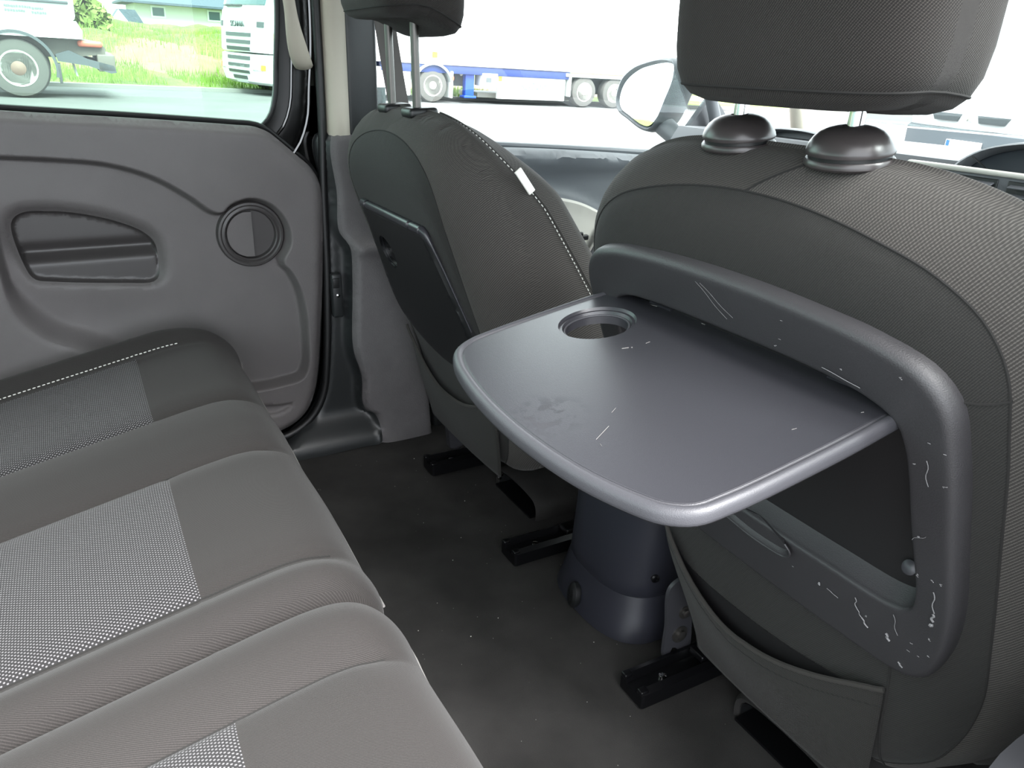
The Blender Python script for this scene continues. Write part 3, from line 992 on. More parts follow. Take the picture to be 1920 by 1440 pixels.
# round bezel: lofted rings from the cloth over the rim and down into the recess
L = []
cvec = (IN - OU)
ln = np.linalg.norm(cvec, axis=1)[:, None]
for dfrac, dist, v in ((0, -0.001, 0.010), (0, -0.001, -0.004), (0, -0.0005, -0.0075), (0, 0.001, -0.0105), (0, 0.0035, -0.0130), (0, 0.0065, -0.0140), (0, 0.0085, -0.0142), (0, 0.011, -0.0142), (1, -0.006, -0.0120), (1, -0.0030, -0.0117), (1, -0.0012, -0.0108), (1, -0.0003, -0.0092), (1, 0.0, -0.0075), (1, 0.0004, -0.004), (1, 0.002, 0.012)):
    P = (OU if dfrac == 0 else IN) + cvec / ln * dist
    vv = np.full(len(P), v) + 0.9 * v_low(P[:, 1])
    if v > 0.011:
        # the lower inner wall slopes back like a shelf
        low = sm(-P[:, 1], 0.17, 0.22)
        P = P + np.stack([np.zeros(len(P)), 0.008 * low], 1)
    L.append([tuple(p) for p in seat_xyz(P, vv, ZH)])
V, F = loft(L)
bez = build('tray_bezel', V, F, M['bezel'], seat, None, True, 50)
RP = IN + cvec / ln * 0.0015
panel('recess_panel', M['recess'], seat, RP, lambda P: seat_xyz(P, np.full(len(P), 0.0112) + 0.9 * v_low(P[:, 1]), ZH), sp=0.02)
# finger notch in the lower edge of the bezel
NO = spline([(-0.075, -0.2235), (-0.06, -0.238), (-0.02, -0.2485), (0.02, -0.2495), (0.045, -0.244), (0.052, -0.232), (0.046, -0.2235)], step=0.004)
NO = np.concatenate([NO, [(0.0, -0.222)]])
panel('finger_notch', M['bezel'], bez, NO, lambda P: seat_xyz(P, -0.0165 + 0.9 * v_low(P[:, 1]) + 0.012 * sm(seg_dist(P, NO[:-1], False), 0.0015, 0.012) - 0.001, ZH), sp=0.004, angle=60)
MB().tube(seat_xyz(NO[:-1], np.full(len(NO) - 1, -0.0172), ZH), 0.0012, 6).out('notch_edge', M['bezel'], bez)
MB().lathe([(0.007, 0), (0.007, 0.004), (0.004, 0.006), (0, 0.006)], 16, Matrix.Translation(sv(0.174, -0.178, 0.008, ZH)) @ Matrix.Rotation(math.radians(90) - TH, 4, 'X')).out('recess_clip', M['bracket'], seat)
# top panel seam from the rear seam up to the headrest guide
def cloth_line(root, zh, pts, r=0.0011, name='cloth_seam', m=None, off=-0.0002):
    P = spline(pts, step=0.01)
    MB().tube(seat_xyz(P, v_rear(P) + off, zh), r, 6).out(name, m or M['seam'], root)
cloth_line(back, ZH, [tuple(p) for p in SEAM2])
cloth_line(back, ZH, [(0.221, 0.030), (0.235, 0.031), (0.246, 0.034)])
# scuffs on the plastic
def scuff(root, zh, a, b, r=0.0005, v=-0.0172):
    A, B = np.array(a), np.array(b)
    P = np.array([A + (B - A) * t + np.array([0.0012, 0.0]) * math.sin(7 * t) for t in np.linspace(0, 1, 8)])
    return seat_xyz(P, np.full(8, v) + 0.9 * v_low(P[:, 1]), zh)
sc = MB()
for a, b in (((-0.026, 0.066), (0.009, 0.037)), ((-0.020, 0.066), (0.017, 0.041))):
    sc.tube(scuff(seat, ZH, a, b, v=-0.0144), 0.00016, 4)
for a, b, r in (((0.130, -0.237), (0.1305, -0.252), 0.0005), ((0.1305, -0.252), (0.137, -0.262), 0.0004), ((0.136, -0.261), (0.142, -0.270), 0.0008), ((0.163, -0.259), (0.166, -0.267), 0.0012), ((0.172, -0.224), (0.175, -0.250), 0.0003), ((0.2115, -0.160), (0.2115, -0.186), 0.0005), ((0.211, -0.188), (0.2105, -0.198), 0.0010), ((0.2095, -0.203), (0.209, -0.205), 0.0014),
                ((0.206, -0.02), (0.2065, -0.045), 0.0003), ((0.115, 0.027), (0.150, 0.022), 0.0003), ((0.175, -0.290), (0.179, -0.294), 0.0008), ((0.205, -0.10), (0.192, -0.112), 0.0002), ((0.085, -0.252), (0.0855, -0.256), 0.0007), ((0.095, -0.253), (0.108, -0.256), 0.0003)):
    sc.tube(scuff(seat, ZH, a, b, v=-0.0146), r, 5)
for i in range(20):
    a = rng.uniform(0, 1)
    p = (rng.uniform(0.196, 0.222), rng.uniform(-0.25, 0.02)) if i % 2 else (rng.uniform(0.02, 0.21), rng.uniform(-0.29, -0.235) if i % 4 == 0 else rng.uniform(0.03, 0.062))
    q = (p[0] + rng.normal(0, 0.0015), p[1] + rng.normal(0, 0.002))
    sc.tube(scuff(seat, ZH, p, q, v=-0.0146), 0.00022, 5)
o = sc.out('scuff_marks', M['scuff'], bez); o['kind'] = 'stuff'; o['label'] = 'pale scratches on the grey plastic surround'

# tray table, hinged at the top of the recess and sagging a little towards the bench
TS = 0.19
TO = spline([(-0.196, 0.010), (-0.201, -0.03), (-0.202, -0.10), (-0.200, -0.160), (-0.196, -0.185), (-0.183, -0.205), (-0.160, -0.217), (-0.10, -0.230), (-0.01, -0.237), (0.08, -0.232), (0.135, -0.220), (0.160, -0.210), (0.176, -0.193), (0.181, -0.165), (0.183, -0.10), (0.182, -0.03), (0.178, 0.010), (0.17, 0.016), (-0.19, 0.016)], step=0.006, closed=True)
# corners at the hinge stay square
TOc = TO.copy()
CUP = circ((-0.133, -0.064), 0.0335, 56)
CUPO = circ((-0.133, -0.064), 0.0400, 56)


def tray_xyz(P, h):
    P = np.asarray(P)
    return np.stack([P[:, 0] - 0.003, P[:, 1], ZH + TS * P[:, 1] + h], 1)


def tray_h(P):
    h = np.zeros(len(P))
    c = np.linalg.norm(P - np.array([-0.133, -0.064]), axis=1)
    h = h - 0.0030 * (1 - sm(c, 0.0395, 0.0405)) - 0.0035 * (1 - sm(c, 0.0352, 0.0362))
    # hinge knuckles: shallow step near the back edge
    h = h - 0.0022 * sm(P[:, 1], 0.0, 0.002)
    return h


CC = np.array([-0.133, -0.064])
tray = panel('tray_table', M['tray'], seat, rings(TOc, (0.0108,)), lambda P: tray_xyz(P, tray_h(P)), holes=[CUP],
             pts=np.concatenate([circ(CC, 0.0350, 56), circ(CC, 0.0364, 56), circ(CC, 0.0393, 56), circ(CC, 0.0407, 56), circ(CC, 0.043, 56)]), sp=0.009, angle=45)
tt = np.roll(TOc, -1, 0) - np.roll(TOc, 1, 0)
nn_ = np.stack([-tt[:, 1], tt[:, 0]], 1); nn_ /= np.linalg.norm(nn_, axis=1)[:, None]
if not inside([TOc[5] + nn_[5] * 0.002], TOc)[0]: nn_ = -nn_
for _ in range(3):
    nn_ = (np.roll(nn_, 1, 0) + nn_ + np.roll(nn_, -1, 0)); nn_ /= np.linalg.norm(nn_, axis=1)[:, None]
eg = sm(-TOc[:, 1], -0.004, 0.012)
L = []
for d_, h_ in ((0.0015, -0.0112), (0.0003, -0.0100), (0.0, -0.0075), (0.0, -0.0035), (0.0006, -0.0012), (0.0018, 0.0006), (0.0034, 0.0016), (0.0052, 0.0019), (0.0068, 0.0014), (0.0082, 0.0002), (0.0090, -0.0010), (0.0098, -0.0012), (0.0106, -0.0004), (0.0116, 0.0001)):
    L.append([tuple(q) for q in tray_xyz(TOc + nn_ * d_, h_ * np.where(h_ > -0.0013, eg, 1.0))])
V, F = loft(L)
build('tray_lip', V, F, M['traylip'], tray, None, True, 60)
Pb = TOc * np.array([1, 1])
panel('tray_underside', M['recess'], tray, rings(TOc, (0.0006,)), lambda P: tray_xyz(P, np.full(len(P), -0.0108)), holes=[circ((-0.133, -0.064), 0.0340, 56)], sp=0.03)
V, F = loft([[tuple(q) for q in tray_xyz(CUP, np.full(56, h))] for h in (-0.0065, -0.016)])
build('cup_ring', V, F, M['tray'], tray, None, True, 50)
MB().tube([tuple(q) for q in tray_xyz(circ((-0.133, -0.064), 0.0338, 56), np.full(56, -0.0066))], 0.0012, 8, closed=True).out('cup_rim', M['traylip'], tray)
for u in (-0.125, 0.115):
    MB().tube([(u - 0.018, 0.012, ZH - 0.003), (u + 0.018, 0.012, ZH - 0.003)], 0.0045, 12).out('hinge_knuckle', M['tray'], tray)
sc = MB()
for (ax, ay), (bx, by), r in (((-0.063, -0.083), (-0.060, -0.077), 0.0004), ((-0.0585, -0.0752), (-0.0578, -0.0740), 0.0004), ((-0.056, -0.060), (-0.056, -0.055), 0.0003), ((-0.132, 0.005), (-0.124, 0.007), 0.0004), ((-0.057, 0.010), (-0.052, 0.010), 0.0004),
                            ((0.056, -0.193), (0.046, -0.174), 0.00022), ((0.030, -0.160), (0.026, -0.153), 0.00018), ((0.063, -0.194), (0.067, -0.195), 0.00014), ((0.142, -0.075), (0.143, -0.071), 0.0002), ((0.158, -0.020), (0.159, -0.018), 0.0003)):
    P = np.array([(ax, ay), (bx, by)])
    sc.tube(tray_xyz(P, np.full(2, 0.0002) - 0.002 * (P[:, 1] > 0.002)), r, 5)
o = sc.out('scratch_marks', M['welt'], tray); o['kind'] = 'stuff'; o['label'] = 'white scratches on the tray top'

# elastic map pocket below the bezel
def pocket(root, zh, ul0, ur, top, bulge, wlow):
    na, nb = 49, 22
    V, F, uv = [], [], []
    for j in range(nb):
        t = j / (nb - 1)
        for i in range(na):
            a = i / (na - 1)
            wt = np.interp(a, top[0], top[1])
            w = wt + (wlow - wt) * t
            ul = ul0 + 0.075 * float(sm(np.array(-w), 0.36, 0.52))
            u = ul + (ur - ul) * a
            m = (4 * a * (1 - a)) ** 0.7
            v = float(v_low(np.array(w))) - 0.008 - bulge * m * (1 - 0.75 * sm(np.array(t), 0.0, 1.0)) * 1.0
            V.append(seat_xyz(np.array([[u, w]]), np.array([v]), zh)[0]); uv.append((u, w))
    for j in range(nb - 1):
        for i in range(na - 1):
            F.append((j * na + i, j * na + i + 1, (j + 1) * na + i + 1, (j + 1) * na + i))
    return V, F, uv, na
ta = np.linspace(0, 1, 25)
wt = np.interp(ta, [0, 0.05, 0.12, 0.33, 0.6, 0.82, 1.0], [-0.335, -0.375, -0.400, -0.425, -0.412, -0.385, -0.352])
wt = np.convolve(np.pad(wt, 2, 'edge'), np.ones(5) / 5, 'valid')
V, F, uv, na = pocket(seat, ZH, -0.188, 0.156, (ta, wt), 0.020, -0.515)
pk = build('seat_pocket', V, F, M['pocket'], seat, uv, True, 60, recalc=False)
sol = pk.modifiers.new('cloth', 'SOLIDIFY'); sol.thickness = 0.003; sol.offset = 0
band = [V[i] for i in range(na)]
MB().tube([tuple(p) for p in band], 0.0030, 8).out('pocket_elastic', M['fab_side'], pk)
hemP = [V[na * 3 + i] for i in range(na)]
MB().tube([tuple(p - np.array([0, 0.0014, 0])) for p in hemP], 0.0008, 6).out('pocket_hem', M['seam'], pk)
P = spline([(0.158, -0.322), (0.157, -0.36), (0.155, -0.42), (0.154, -0.47), (0.152, -0.50)], step=0.01)
MB().tube(seat_xyz(P, v_rear(P) - 0.0006, ZH), 0.0013, 6).out('cloth_seam', M['seam'], back)
# dark sheet painting the shade inside the open pocket
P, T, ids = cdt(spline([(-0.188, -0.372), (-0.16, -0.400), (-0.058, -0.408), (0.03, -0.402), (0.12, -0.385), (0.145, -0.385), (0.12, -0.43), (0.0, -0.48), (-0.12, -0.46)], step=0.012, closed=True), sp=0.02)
build('pocket_shade', seat_xyz(P, v_rear(P) - 0.0015, ZH), T, M['recess'], pk, P)

# headrest guides: domed plastic caps with a dark split line
def guide_dome(root, x, y, z, s=1.0):
    A = Matrix.Translation((x, y, z)) @ Matrix.Rotation(math.radians(8), 4, 'X') @ Matrix.Scale(0.9, 4)
    g = MB().lathe([(0.0385, -0.005), (0.0405, -0.003), (0.0405, 0.0005), (0.0390, 0.0025), (0.035, 0.0028)], 48, A, 1.0, 0.86).out('headrest_guide', M['guide'], root)
    MB().lathe([(0.0370, 0.000), (0.0370, 0.008)], 48, A, 1.0, 0.86).out('guide_gap', M['black'], g)
    MB().lathe([(0.0360, 0.0058), (0.0392, 0.0060), (0.0398, 0.0078), (0.0392, 0.0105), (0.0370, 0.0155), (0.0330, 0.0205), (0.0275, 0.0245), (0.021, 0.0272), (0.014, 0.0288), (0.009, 0.0292), (0.0085, 0.026)], 48, A, 1.0, 0.86).out('guide_cap', M['guide'], g)
    return g
guide_dome(seat, -0.064, 0.030, 0.7905)
guide_dome(seat, 0.064, 0.026, 0.7900)
headrest(seat, (0.012, 0.030), 0.829, (0.262, 0.125, 0.22), math.radians(4), False, 0.785, [(-0.064, 0.028), (0.064, 0.026)])

# seat base under the backrest: cushion frame cover and the side valance at the door
cb = MB().box((0.02, 0.40, 0.27), (0.46, 0.46, 0.16), bev=0.05).out('seat_cushion', M['fab_side'], seat)
val = spline([(0.02, 0.24), (-0.005, 0.33), (0.012, 0.380), (0.08, 0.395), (0.25, 0.39), (0.50, 0.33), (0.62, 0.24), (0.60, 0.10), (0.36, 0.05), (0.14, 0.08)], step=0.02, closed=True)
MB().prism([tuple(p) for p in val], 0, 0.302, 0.332).out('side_valance', M['bracket'], seat, angle=60)
bk = spline([(0.150, 0.150), (0.178, 0.160), (0.198, 0.10), (0.200, 0.088), (0.205, 0.018), (0.197, 0.012), (0.170, 0.034), (0.163, 0.016), (0.155, 0.020), (0.152, 0.08)], step=0.006, closed=True)
br = MB().prism([tuple(p) for p in bk], 0, -0.203, -0.197).out('seat_bracket', M['bracket'], seat, angle=30)
for (y, z, r) in ((0.184, 0.096, 0.0065), (0.180, 0.056, 0.0085)):
    MB().lathe([(r * 1.7, 0), (r * 1.7, 0.002), (r, 0.0025), (r, 0.006), (r * 0.6, 0.007), (0, 0.007)], 18, Matrix.Translation((-0.197, y, z)) @ RXY).out('bolt', M['post'], br)
ring = [(y, z) for y, z in circ((0.232, 0.036), 0.021, 28)]
lp = [[(-0.185 + dx, 0.232 + (y - 0.232) * k, 0.036 + (z - 0.036) * k) for y, z in ring] for k, dx in ((1.0, 0), (1.0, 0.006), (0.55, 0.006), (0.55, 0), (1.0, 0))]
V, F = loft(lp)
build('bracket_eye', V, F, M['bracket'], br, None, True, 40)

# ---- driver's seat, tray folded away
ZD = 0.605
BO = spline(mirror_half(BH_FAR), step=0.010, closed=True) * np.array([1.035, 1.0]) + np.array([-0.012, 0.0])
SEAM = spline(mirror_half(SEAMH), step=0.010, closed=True) * np.array([0.82, 1.0])
dseat = empty('front_driver_seat', (-0.385, 0.475, 0), 'charcoal cloth front seat by the sliding door, tray folded flat, headrest raised', 'seat')
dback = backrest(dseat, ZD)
side_stitch(dseat, ZD, dback, 1)
tg_c = seat_xyz(np.array([[0.281, 0.060]]), np.array([0.122]), ZD)[0]
tagm = MB().box((0, 0, 0), (0.004, 0.012, 0.042), bev=0.0015).out('seat_tag', M['tag'], dseat)
tagm.location = tg_c + np.array([-0.004, 0.0, 0.0]); tagm.rotation_euler = (math.radians(38), 0, 0); tagm['label'] = 'white cloth tag in the side seam'
TD = spline(mirror_half([(0, 0.003), (0.142, 0.003), (0.152, -0.004), (0.157, -0.03), (0.176, -0.11), (0.189, -0.17), (0.190, -0.215), (0.178, -0.243), (0.15, -0.262), (0.08, -0.290), (0, -0.300)]), step=0.008, closed=True)
DC = spline(circ((-0.094, -0.085), 0.033, 40), n=48, closed=True)
tf = panel('tray_table', M['black'], dseat, TD, lambda P: seat_xyz(P, -0.0135 + 0.006 * (1 - sm(seg_dist(P, TD), 0, 0.006)), ZD), back=lambda P: seat_xyz(P, np.full(len(P), 0.004), ZD), holes=[DC], sp=0.014, pts=rings(TD, (0.002, 0.005)), angle=50)
MB().add(*loft([[tuple(q) for q in seat_xyz(DC + (DC - np.array([-0.094, -0.085])) * (-0.06 if k else 0), np.full(48, v), ZD)] for k, v in ((0, -0.0132), (0, -0.009), (1, -0.009), (1, -0.004))])).out('cup_ring', M['tray'], tf)
build('cup_hole_shade', seat_xyz(DC, np.full(48, -0.0085), ZD), [tuple(range(48))], M['gloss'], tf, None, False)  # flat black disc painting the shade inside the cup hole
for a, b in ((-0.143, -0.118), (-0.112, 0.095), (0.101, 0.143)):
    MB().tube([sv(a, 0.006, -0.007, ZD), sv(a + 0.002, 0.006, -0.010, ZD), sv(b - 0.002, 0.006, -0.010, ZD), sv(b, 0.006, -0.007, ZD)], [0.004, 0.0075, 0.0075, 0.004], 14).out('hinge_bar', M['tray'], tf)
MB().tube([sv(0.141, 0.006, -0.009, ZD), sv(0.152, 0.000, -0.009, ZD), sv(0.158, -0.020, -0.008, ZD), sv(0.168, -0.06, -0.007, ZD), sv(0.189, -0.17, -0.006, ZD)], [0.0075, 0.0055, 0.003, 0.002, 0.0015], 10).out('tray_edge', M['tray'], tf)
for u in (-0.115, 0.098):
    MB().tube([sv(u, 0.0, -0.0112, ZD), sv(u + 0.002, -0.02, -0.0105, ZD), sv(u + 0.010, -0.032, -0.0105, ZD), sv(u + 0.024, -0.032, -0.0105, ZD)], 0.0006, 6).out('hinge_line', M['traylip'], tf)
wt2 = np.interp(ta, [0, 0.06, 0.15, 0.4, 0.7, 1.0], [-0.27, -0.315, -0.345, -0.375, -0.37, -0.33])
wt2 = np.convolve(np.pad(wt2, 2, 'edge'), np.ones(5) / 5, 'valid')
V, F, uv, na = pocket(dseat, ZD, -0.205, 0.17, (ta, wt2), 0.016, -0.475)
pk2 = build('seat_pocket', V, F, M['pocket'], dseat, uv, True, 60, recalc=False)
sol = pk2.modifiers.new('cloth', 'SOLIDIFY'); sol.thickness = 0.003; sol.offset = 0
MB().tube([tuple(p) for p in V[:na]], 0.003, 8).out('pocket_elastic', M['fab_side'], pk2)
for (x, y, z) in ((-0.074, 0.030, 0.765), (0.044, 0.028, 0.765)):
    g = MB().box((x, y, z + 0.012), (0.044, 0.050, 0.016), Matrix.Rotation(math.radians(3), 3, 'X'), bev=0.006).out('headrest_guide', M['black'], dseat)
headrest(dseat, (0.012, 0.012), 0.915, (0.275, 0.135, 0.20), math.radians(4), True, 0.770, [(-0.074, 0.026), (0.044, 0.024)], drop=0.034)
MB().box((0.0, 0.42, 0.27), (0.50, 0.46, 0.16), bev=0.05).out('seat_cushion', M['fab_side'], dseat)
MB().prism([(0.165, 0.26), (0.190, 0.26), (0.222, 0.035), (0.205, 0.022), (0.186, 0.03)], 0, -0.200, -0.180).out('seat_bracket', M['bracket'], dseat)


# ------------------------------------------------------------------ seat rails, floor ducts
def rail(x, y0, label):
    r = empty('seat_rail', (x, y0, 0), label, 'rail', 'seat rails on the carpet')
    ch = MB()
    prof = [(-0.027, 0.002), (-0.027, 0.026), (-0.017, 0.031), (-0.011, 0.020), (0.011, 0.020), (0.017, 0.031), (0.027, 0.026), (0.027, 0.002)]
    V, F = loft([[(p[0] * s, y, p[1]) for p in prof] for y, s in ((0.0, 0.92), (0.004, 1.0), (0.10, 1.0), (0.5, 1.0))], True, True, True)
    ch.add(V, F).out('channel', M['railm'], r, angle=25)
    MB().box((0, 0.32, 0.032), (0.030, 0.40, 0.012), bev=0.003).out('slider', M['railm'], r)
    for s in (-1, 1):
        MB().box((s * 0.019, 0.006, 0.027), (0.012, 0.014, 0.008), bev=0.002).out('rail_stop', M['railm'], r)
    MB().lathe([(0.006, 0), (0.006, 0.004), (0.003, 0.005), (0, 0.005)], 14, Matrix.Translation((0.004, 0.055, 0.020))).out('rivet', M['steel'], r)
    return r
rail(-0.534, 0.592, 'black steel rail end on the carpet nearest the sliding door')
rail(-0.160, 0.594, 'black steel rail end on the carpet beside the centre console, left of it')
rail(0.220, 0.592, 'black steel rail end on the carpet below the open tray, right of the console')


def duct(x0, x1, label, bright):
    d = empty('floor_duct', ((x0 + x1) / 2, 0.715, 0), label, 'air duct', 'floor air ducts under the seats')
    w = (x1 - x0)
    out = spline([(-w / 2, 0.0), (-w / 2, 0.028), (-w / 2 + 0.014, 0.042), (w / 2 - 0.014, 0.042), (w / 2, 0.028), (w / 2, 0.0)], n=24)
    prof = [[(p[0] * k, y, p[1] * kz) for p in out] for y, k, kz in ((0.02, 0.88, 0.80), (-0.004, 0.90, 0.84), (-0.008, 0.97, 0.96), (-0.002, 1.02, 1.03), (0.02, 1.04, 1.06), (0.22, 1.06, 1.05))]
    V, F = loft(prof, False)
    build('duct_hood', V, F, M['carpet'], d, None, True, 50)
    inner = [[(p[0] * 0.88, y, p[1] * 0.80) for p in out] for y in (-0.003, 0.15)]
    V, F = loft(inner, False, False, False)
    V2 = V + [(-w * 0.44, 0.12, 0.0), (w * 0.44, 0.12, 0.0)]
    F.append(tuple(range(24, 48)))
    build('duct_mouth', V, F, M['black'], d, None, True, 40)
    MB().box((0, 0.01, 0.004), (w * 0.86, 0.05, 0.004)).out('duct_floor', M['railm'], d, False)
    if bright:
        for k, (dx, dz) in enumerate(((-w * 0.40, 0.022), (-w * 0.36, 0.034))):
            MB().lathe([(0.005, 0), (0.005, 0.005), (0.0025, 0.007), (0, 0.007)], 12, Matrix.Translation((dx, -0.006, dz)) @ Matrix.Rotation(math.radians(90), 4, 'X')).out('clip', M['steel'], d)
    return d
duct(-0.425, -0.250, 'dark air duct mouth in the carpet between the two left seat rails', True)
duct(0.310, 0.485, 'dark air duct mouth in the carpet at the bottom right below the near seat', False)

# ------------------------------------------------------------------ centre console end
con = empty('centre_console', (0.02, 0.80, 0), 'dark grey rear end of the centre console rising from the carpet', 'console')


def console_ring(z, w, d, yb, e=0.62):
    l = []
    for j in range(48):
        t = math.pi + math.pi * j / 47
        l.append((w / 2 * math.copysign(abs(math.cos(t)) ** e, math.cos(t)), yb + d * (1 + math.copysign(abs(math.sin(t)) ** e, math.sin(t))) - d, z))
    return [(x, y, z) for x, y, z in l] + [(w / 2, yb + 0.5, z), (-w / 2, yb + 0.5, z)]


def cring(z, w, ytip, depth):
    """half-oval section, round end towards the bench"""
    l = []
    for j in range(41):
        t = math.pi * j / 40
        c, s = math.cos(t), math.sin(t)
        l.append((-w / 2 * math.copysign(abs(c) ** 0.75, c), ytip + depth * (1 - s ** 0.75 if s > 0 else 1), z))
    return l + [(w / 2, ytip + 0.55, z), (-w / 2, ytip + 0.55, z)]


TIP = lambda z: -0.165 + 0.09 * z
V, F = loft([cring(z, w, TIP(z) + o, 0.085) for z, w, o in ((0.0, 0.240, -0.006), (0.004, 0.240, -0.006), (0.02, 0.232, -0.003), (0.06, 0.217, 0.002), (0.0755, 0.212, 0.004), (0.076, 0.208, 0.006))], True)
cl = build('console_skirt', V, F, M['console'], con, None, True, 50)
V, F = loft([cring(z, w, TIP(z) + o, 0.085) for z, w, o in ((0.075, 0.208, 0.005), (0.0775, 0.2105, 0.0035), (0.10, 0.212, 0.004), (0.20, 0.226, 0.006), (0.30, 0.242, 0.006), (0.325, 0.245, 0.005), (0.334, 0.239, 0.010), (0.334, 0.219, 0.022), (0.320, 0.214, 0.026), (0.25, 0.20, 0.03))], True, False, True)
build('console_shell', V, F, M['console'], con, None, True, 50)
MB().tube([tuple(p) for p in cring(0.331, 0.232, TIP(0.331) + 0.012, 0.085)[:41]], 0.0035, 8).out('cup_well_rim', M['tray'], con)
# power socket cap and screw
nrm = Vector((-0.30, -0.94, 0.12)).normalized()
q = nrm.to_track_quat('Z', 'Y').to_matrix().to_4x4()
MB().lathe([(0.016, -0.004), (0.0185, 0.0), (0.0185, 0.006), (0.0145, 0.0105), (0.0, 0.0115)], 28, Matrix.Translation((-0.012, -0.166, 0.024)) @ q, 1.0, 1.25).out('socket_cap', M['black'], con)
MB().lathe([(0.007, -0.002), (0.007, 0.002), (0.004, 0.003), (0.003, 0.001), (0, 0.001)], 18, Matrix.Translation((0.1045, -0.100, 0.113)) @ Vector((0.93, -0.36, 0.05)).to_track_quat('Z', 'Y').to_matrix().to_4x4()).out('console_screw', M['railm'], con)

# ------------------------------------------------------------------ rear bench: wide and single cushion
prof = spline([(-0.36, 0.228), (-0.25, 0.254), (-0.15, 0.277), (-0.05, 0.299), (0.045, 0.3195), (0.10, 0.331), (0.140, 0.337), (0.168, 0.336), (0.194, 0.326), (0.214, 0.308), (0.226, 0.284), (0.2285, 0.258), (0.221, 0.228), (0.206, 0.198), (0.192, 0.160), (0.185, 0.12)], step=0.0072)
kk = int(np.argmin(np.abs(prof[:, 0] - 0.045) + (prof[:, 1] < 0.30)))
prof[kk, 0] = 0.045
sarc = np.concatenate([[0], np.cumsum(np.linalg.norm(np.diff(prof, axis=0), axis=1))])
nrmp = np.gradient(prof, axis=0)
nrmp = np.stack([-nrmp[:, 1], nrmp[:, 0]], 1)
nrmp /= np.linalg.norm(nrmp, axis=1)[:, None]
INS = [(-0.618, -0.346), (-0.150, 0.142), (0.326, 0.600)]


def bench_off(x, y, zt):
    """how far the cloth stands off the cushion's basic section"""
    g = lambda c, w: np.exp(-((x - c) / w) ** 2)
    fr = 1 - sm(y, 0.12, 0.20) * 1.0
    frn = 1 - sm(y, 0.17, 0.225)
    o = 0
    for c in (-0.346, -0.150, 0.146, 0.326):
        o = o - 0.0065 * g(c, 0.006) * frn - 0.0065 * g(c, 0.024) * frn
    for c, w, a in ((-0.25, 0.075, 0.009), (0.186, 0.030, 0.010), (0.275, 0.036, 0.010)):
        o = o + a * g(c, w) * (0.4 + 0.6 * frn)
    for c, w, a in ((-0.48, 0.10, 0.003), (0.0, 0.12, 0.004), (0.46, 0.1, 0.004)):
        o = o + a * g(c, w)
    o = o - 0.020 * g(0.225, 0.009) - 0.006 * g(0.225, 0.025)
    # outer bolsters rise a little, then roll off at the ends
    o = o + 0.027 * g(-0.682, 0.046) * (1 - 0.7 * sm(y, 0.08, 0.22)) + 0.013 * g(0.63, 0.035)
    o = o - 0.004 * g(-0.630, 0.006) * fr
    # cross seam where insert meets the front pad
    o = o - 0.004 * np.exp(-((y - 0.047) / 0.006) ** 2) * (zt > 0.25) * (sum((sm(x, a, a + 0.01) - sm(x, b - 0.01, b)) for a, b in INS))
    return o


